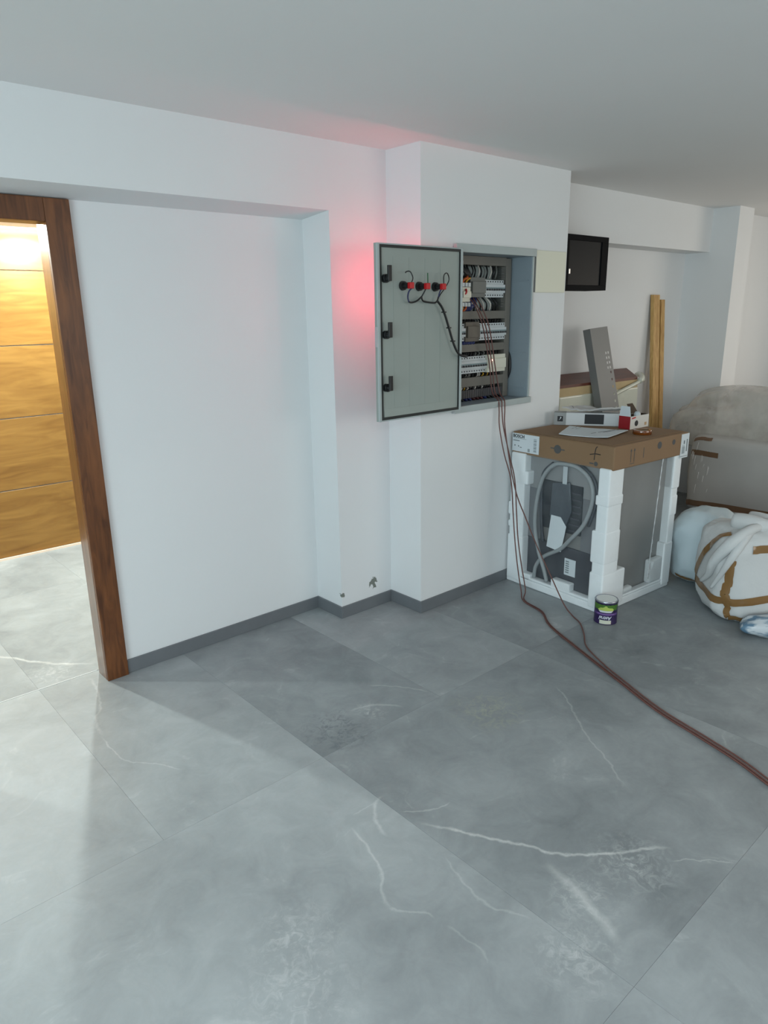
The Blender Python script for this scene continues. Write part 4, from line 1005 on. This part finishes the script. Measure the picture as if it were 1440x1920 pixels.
# the underside lifts towards the right, where the bundle leans on the blue sack
v_ = [Vector((p.x, p.y, p.z+0.10*max(0, p.x+0.05)*max(0, 1-p.z/0.2)*3)) for p in v_]
bun = obj('cloth', MB().add(v_, f_), CLOTH, bb, loc=(0, 0, 0), smooth=True)
bv = bvh_of(bun, (0, 0, 0))
def btape(pts, wd, off=0.004): return obj('tape_strip', ribbon(bv, pts, wd, off, (0, 0, 0), k=8, edge=4), AMB, bb, loc=(0, 0, 0), smooth=True)
btape([(-A_, 0.19, 0.15), (-A_, 0.05, 0.135), (-A_, -B_+0.03, 0.125), (-A_+0.06, -B_, 0.13), (-0.02, -B_, 0.155), (0.12, -B_, 0.175), (A_, -B_, 0.19)], 0.042)
btape([(-A_, -B_, 0.12), (-A_, -B_, 0.20), (-A_+0.01, -B_, 0.28), (-A_+0.015, -B_, 0.36)], 0.04, 0.0055)
btape([(-A_, -B_, 0.13), (-A_+0.02, -B_, 0.08), (-A_+0.03, -B_, 0.03)], 0.03, 0.006)
btape([(-A_+0.05, -B_, 0.022), (-0.05, -B_, 0.04), (0.06, -B_, 0.07)], 0.035, 0.006)
btape([(-A_+0.05, -0.10, 0.49), (-A_, -0.04, 0.42), (-A_, 0.04, 0.33), (-A_, 0.11, 0.23), (-A_, 0.14, 0.17)], 0.035, 0.006)
btape([(-0.10, -B_, 0.42), (0.02, -B_, 0.425), (0.14, -B_, 0.415), (A_, -B_, 0.41)], 0.04)
def surf(pts, lift):
    out = []
    for p in pts:
        l, n, _, _ = bv.find_nearest(Vector(p)); out.append(l+n*lift)
    return out
tap = lambda r0, r1: (lambda t: r0+(r1-r0)*abs(2*t-0.8))
obj('rolled_fold', MB().tube(surf([(-0.01, -0.10, 0.52), (-0.10, -0.14, 0.49), (-0.17, -0.15, 0.42), (-A_, -0.11, 0.33), (-A_, -0.05, 0.24), (-A_, 0.03, 0.17)], 0.012), tap(0.034, 0.014), 10, smooth=6), CLOTH, bb, loc=(0, 0, 0), smooth=True)
obj('rolled_fold', MB().tube(surf([(-0.05, -0.11, 0.52), (-0.13, -0.17, 0.46), (-0.19, -0.19, 0.38), (-A_, -0.15, 0.27), (-A_, -0.10, 0.18)], 0.008), tap(0.022, 0.010), 10, smooth=6), CLOTH, bb, loc=(0, 0, 0), smooth=True)
obj('twisted_knot', MB().tube(surf([(-0.12, -0.02, 0.55), (-0.03, -0.10, 0.55), (0.05, -0.12, 0.55), (0.15, -0.13, 0.52), (0.22, -0.16, 0.48)], 0.020), lambda t: 0.038+0.010*math.sin(t*11), 12, smooth=6), CLOTH, bb, loc=(0, 0, 0), smooth=True)
obj('twisted_knot', MB().tube(surf([(0.0, 0.05, 0.55), (0.06, -0.02, 0.55), (0.13, -0.06, 0.54), (0.21, -0.08, 0.50)], 0.016), lambda t: 0.032+0.008*math.sin(t*9+1), 12, smooth=6), CLOTH, bb, loc=(0, 0, 0), smooth=True)

OA = Vector((4.085, 1.715, 0))
ba = thing('pale_blue_white_sack', 'rounded bluish white sack between the washing machine and the taped bundle', 'sack', OA)
v_, f_ = lump((0, 0, 0.225), (0.195, 0.20, 0.228), (0.85, 0.72), 0.08, 1.8, 11.0, 64, 36, zmin=0.003, octs=3)
sk = obj('cloth', MB().add(v_, f_), BLUEW, ba, loc=(0, 0, 0), smooth=True)
sv = bvh_of(sk, (0, 0, 0))
obj('tape_strip', ribbon(sv, [(-0.17, 0.10, 0.03), (-0.16, 0.02, 0.025), (-0.14, -0.08, 0.02)], 0.03, 0.004, (0, 0, 0)), AMB, ba, loc=(0, 0, 0), smooth=True)

OD = Vector((3.640, 1.085, 0))
bd = thing('blue_striped_sack', 'flat blue and white sack on the floor under the edge of the taped bundle', 'sack', OD, math.radians(-45.8))
def pleat(d): return 0.05*math.sin(d.x*9+d.y*4)
v_, f_ = lump((0, 0, 0.052), (0.23, 0.082, 0.054), (0.9, 0.8), 0.06, 1.8, 2.0, 64, 28, zmin=0.002, ridges=pleat, octs=2)
BSK = bpy.data.materials.new('blue_white_streaked_plastic'); BSK.use_nodes = True
nt = BSK.node_tree; b = nt.nodes['Principled BSDF']
tc = nt.nodes.new('ShaderNodeTexCoord'); mp = nt.nodes.new('ShaderNodeMapping'); mp.inputs['Scale'].default_value = (3, 14, 14); mp.inputs['Rotation'].default_value = (0, 0, 0.3)
nz_ = nt.nodes.new('ShaderNodeTexNoise'); nz_.inputs['Scale'].default_value = 2.5; nz_.inputs['Detail'].default_value = 4
rp = nt.nodes.new('ShaderNodeMapRange'); rp.inputs[1].default_value = 0.44; rp.inputs[2].default_value = 0.56
mx = nt.nodes.new('ShaderNodeMix'); mx.data_type = 'RGBA'; mx.inputs[6].default_value = S(206, 214, 220); mx.inputs[7].default_value = S(96, 128, 152)
nt.links.new(tc.outputs['Object'], mp.inputs[0]); nt.links.new(mp.outputs[0], nz_.inputs['Vector']); nt.links.new(nz_.outputs[0], rp.inputs[0]); nt.links.new(rp.outputs[0], mx.inputs[0]); nt.links.new(mx.outputs[2], b.inputs['Base Color'])
b.inputs['Roughness'].default_value = 0.3
obj('sack', MB().add(v_, f_), BSK, bd, loc=(0, 0, 0), smooth=True)
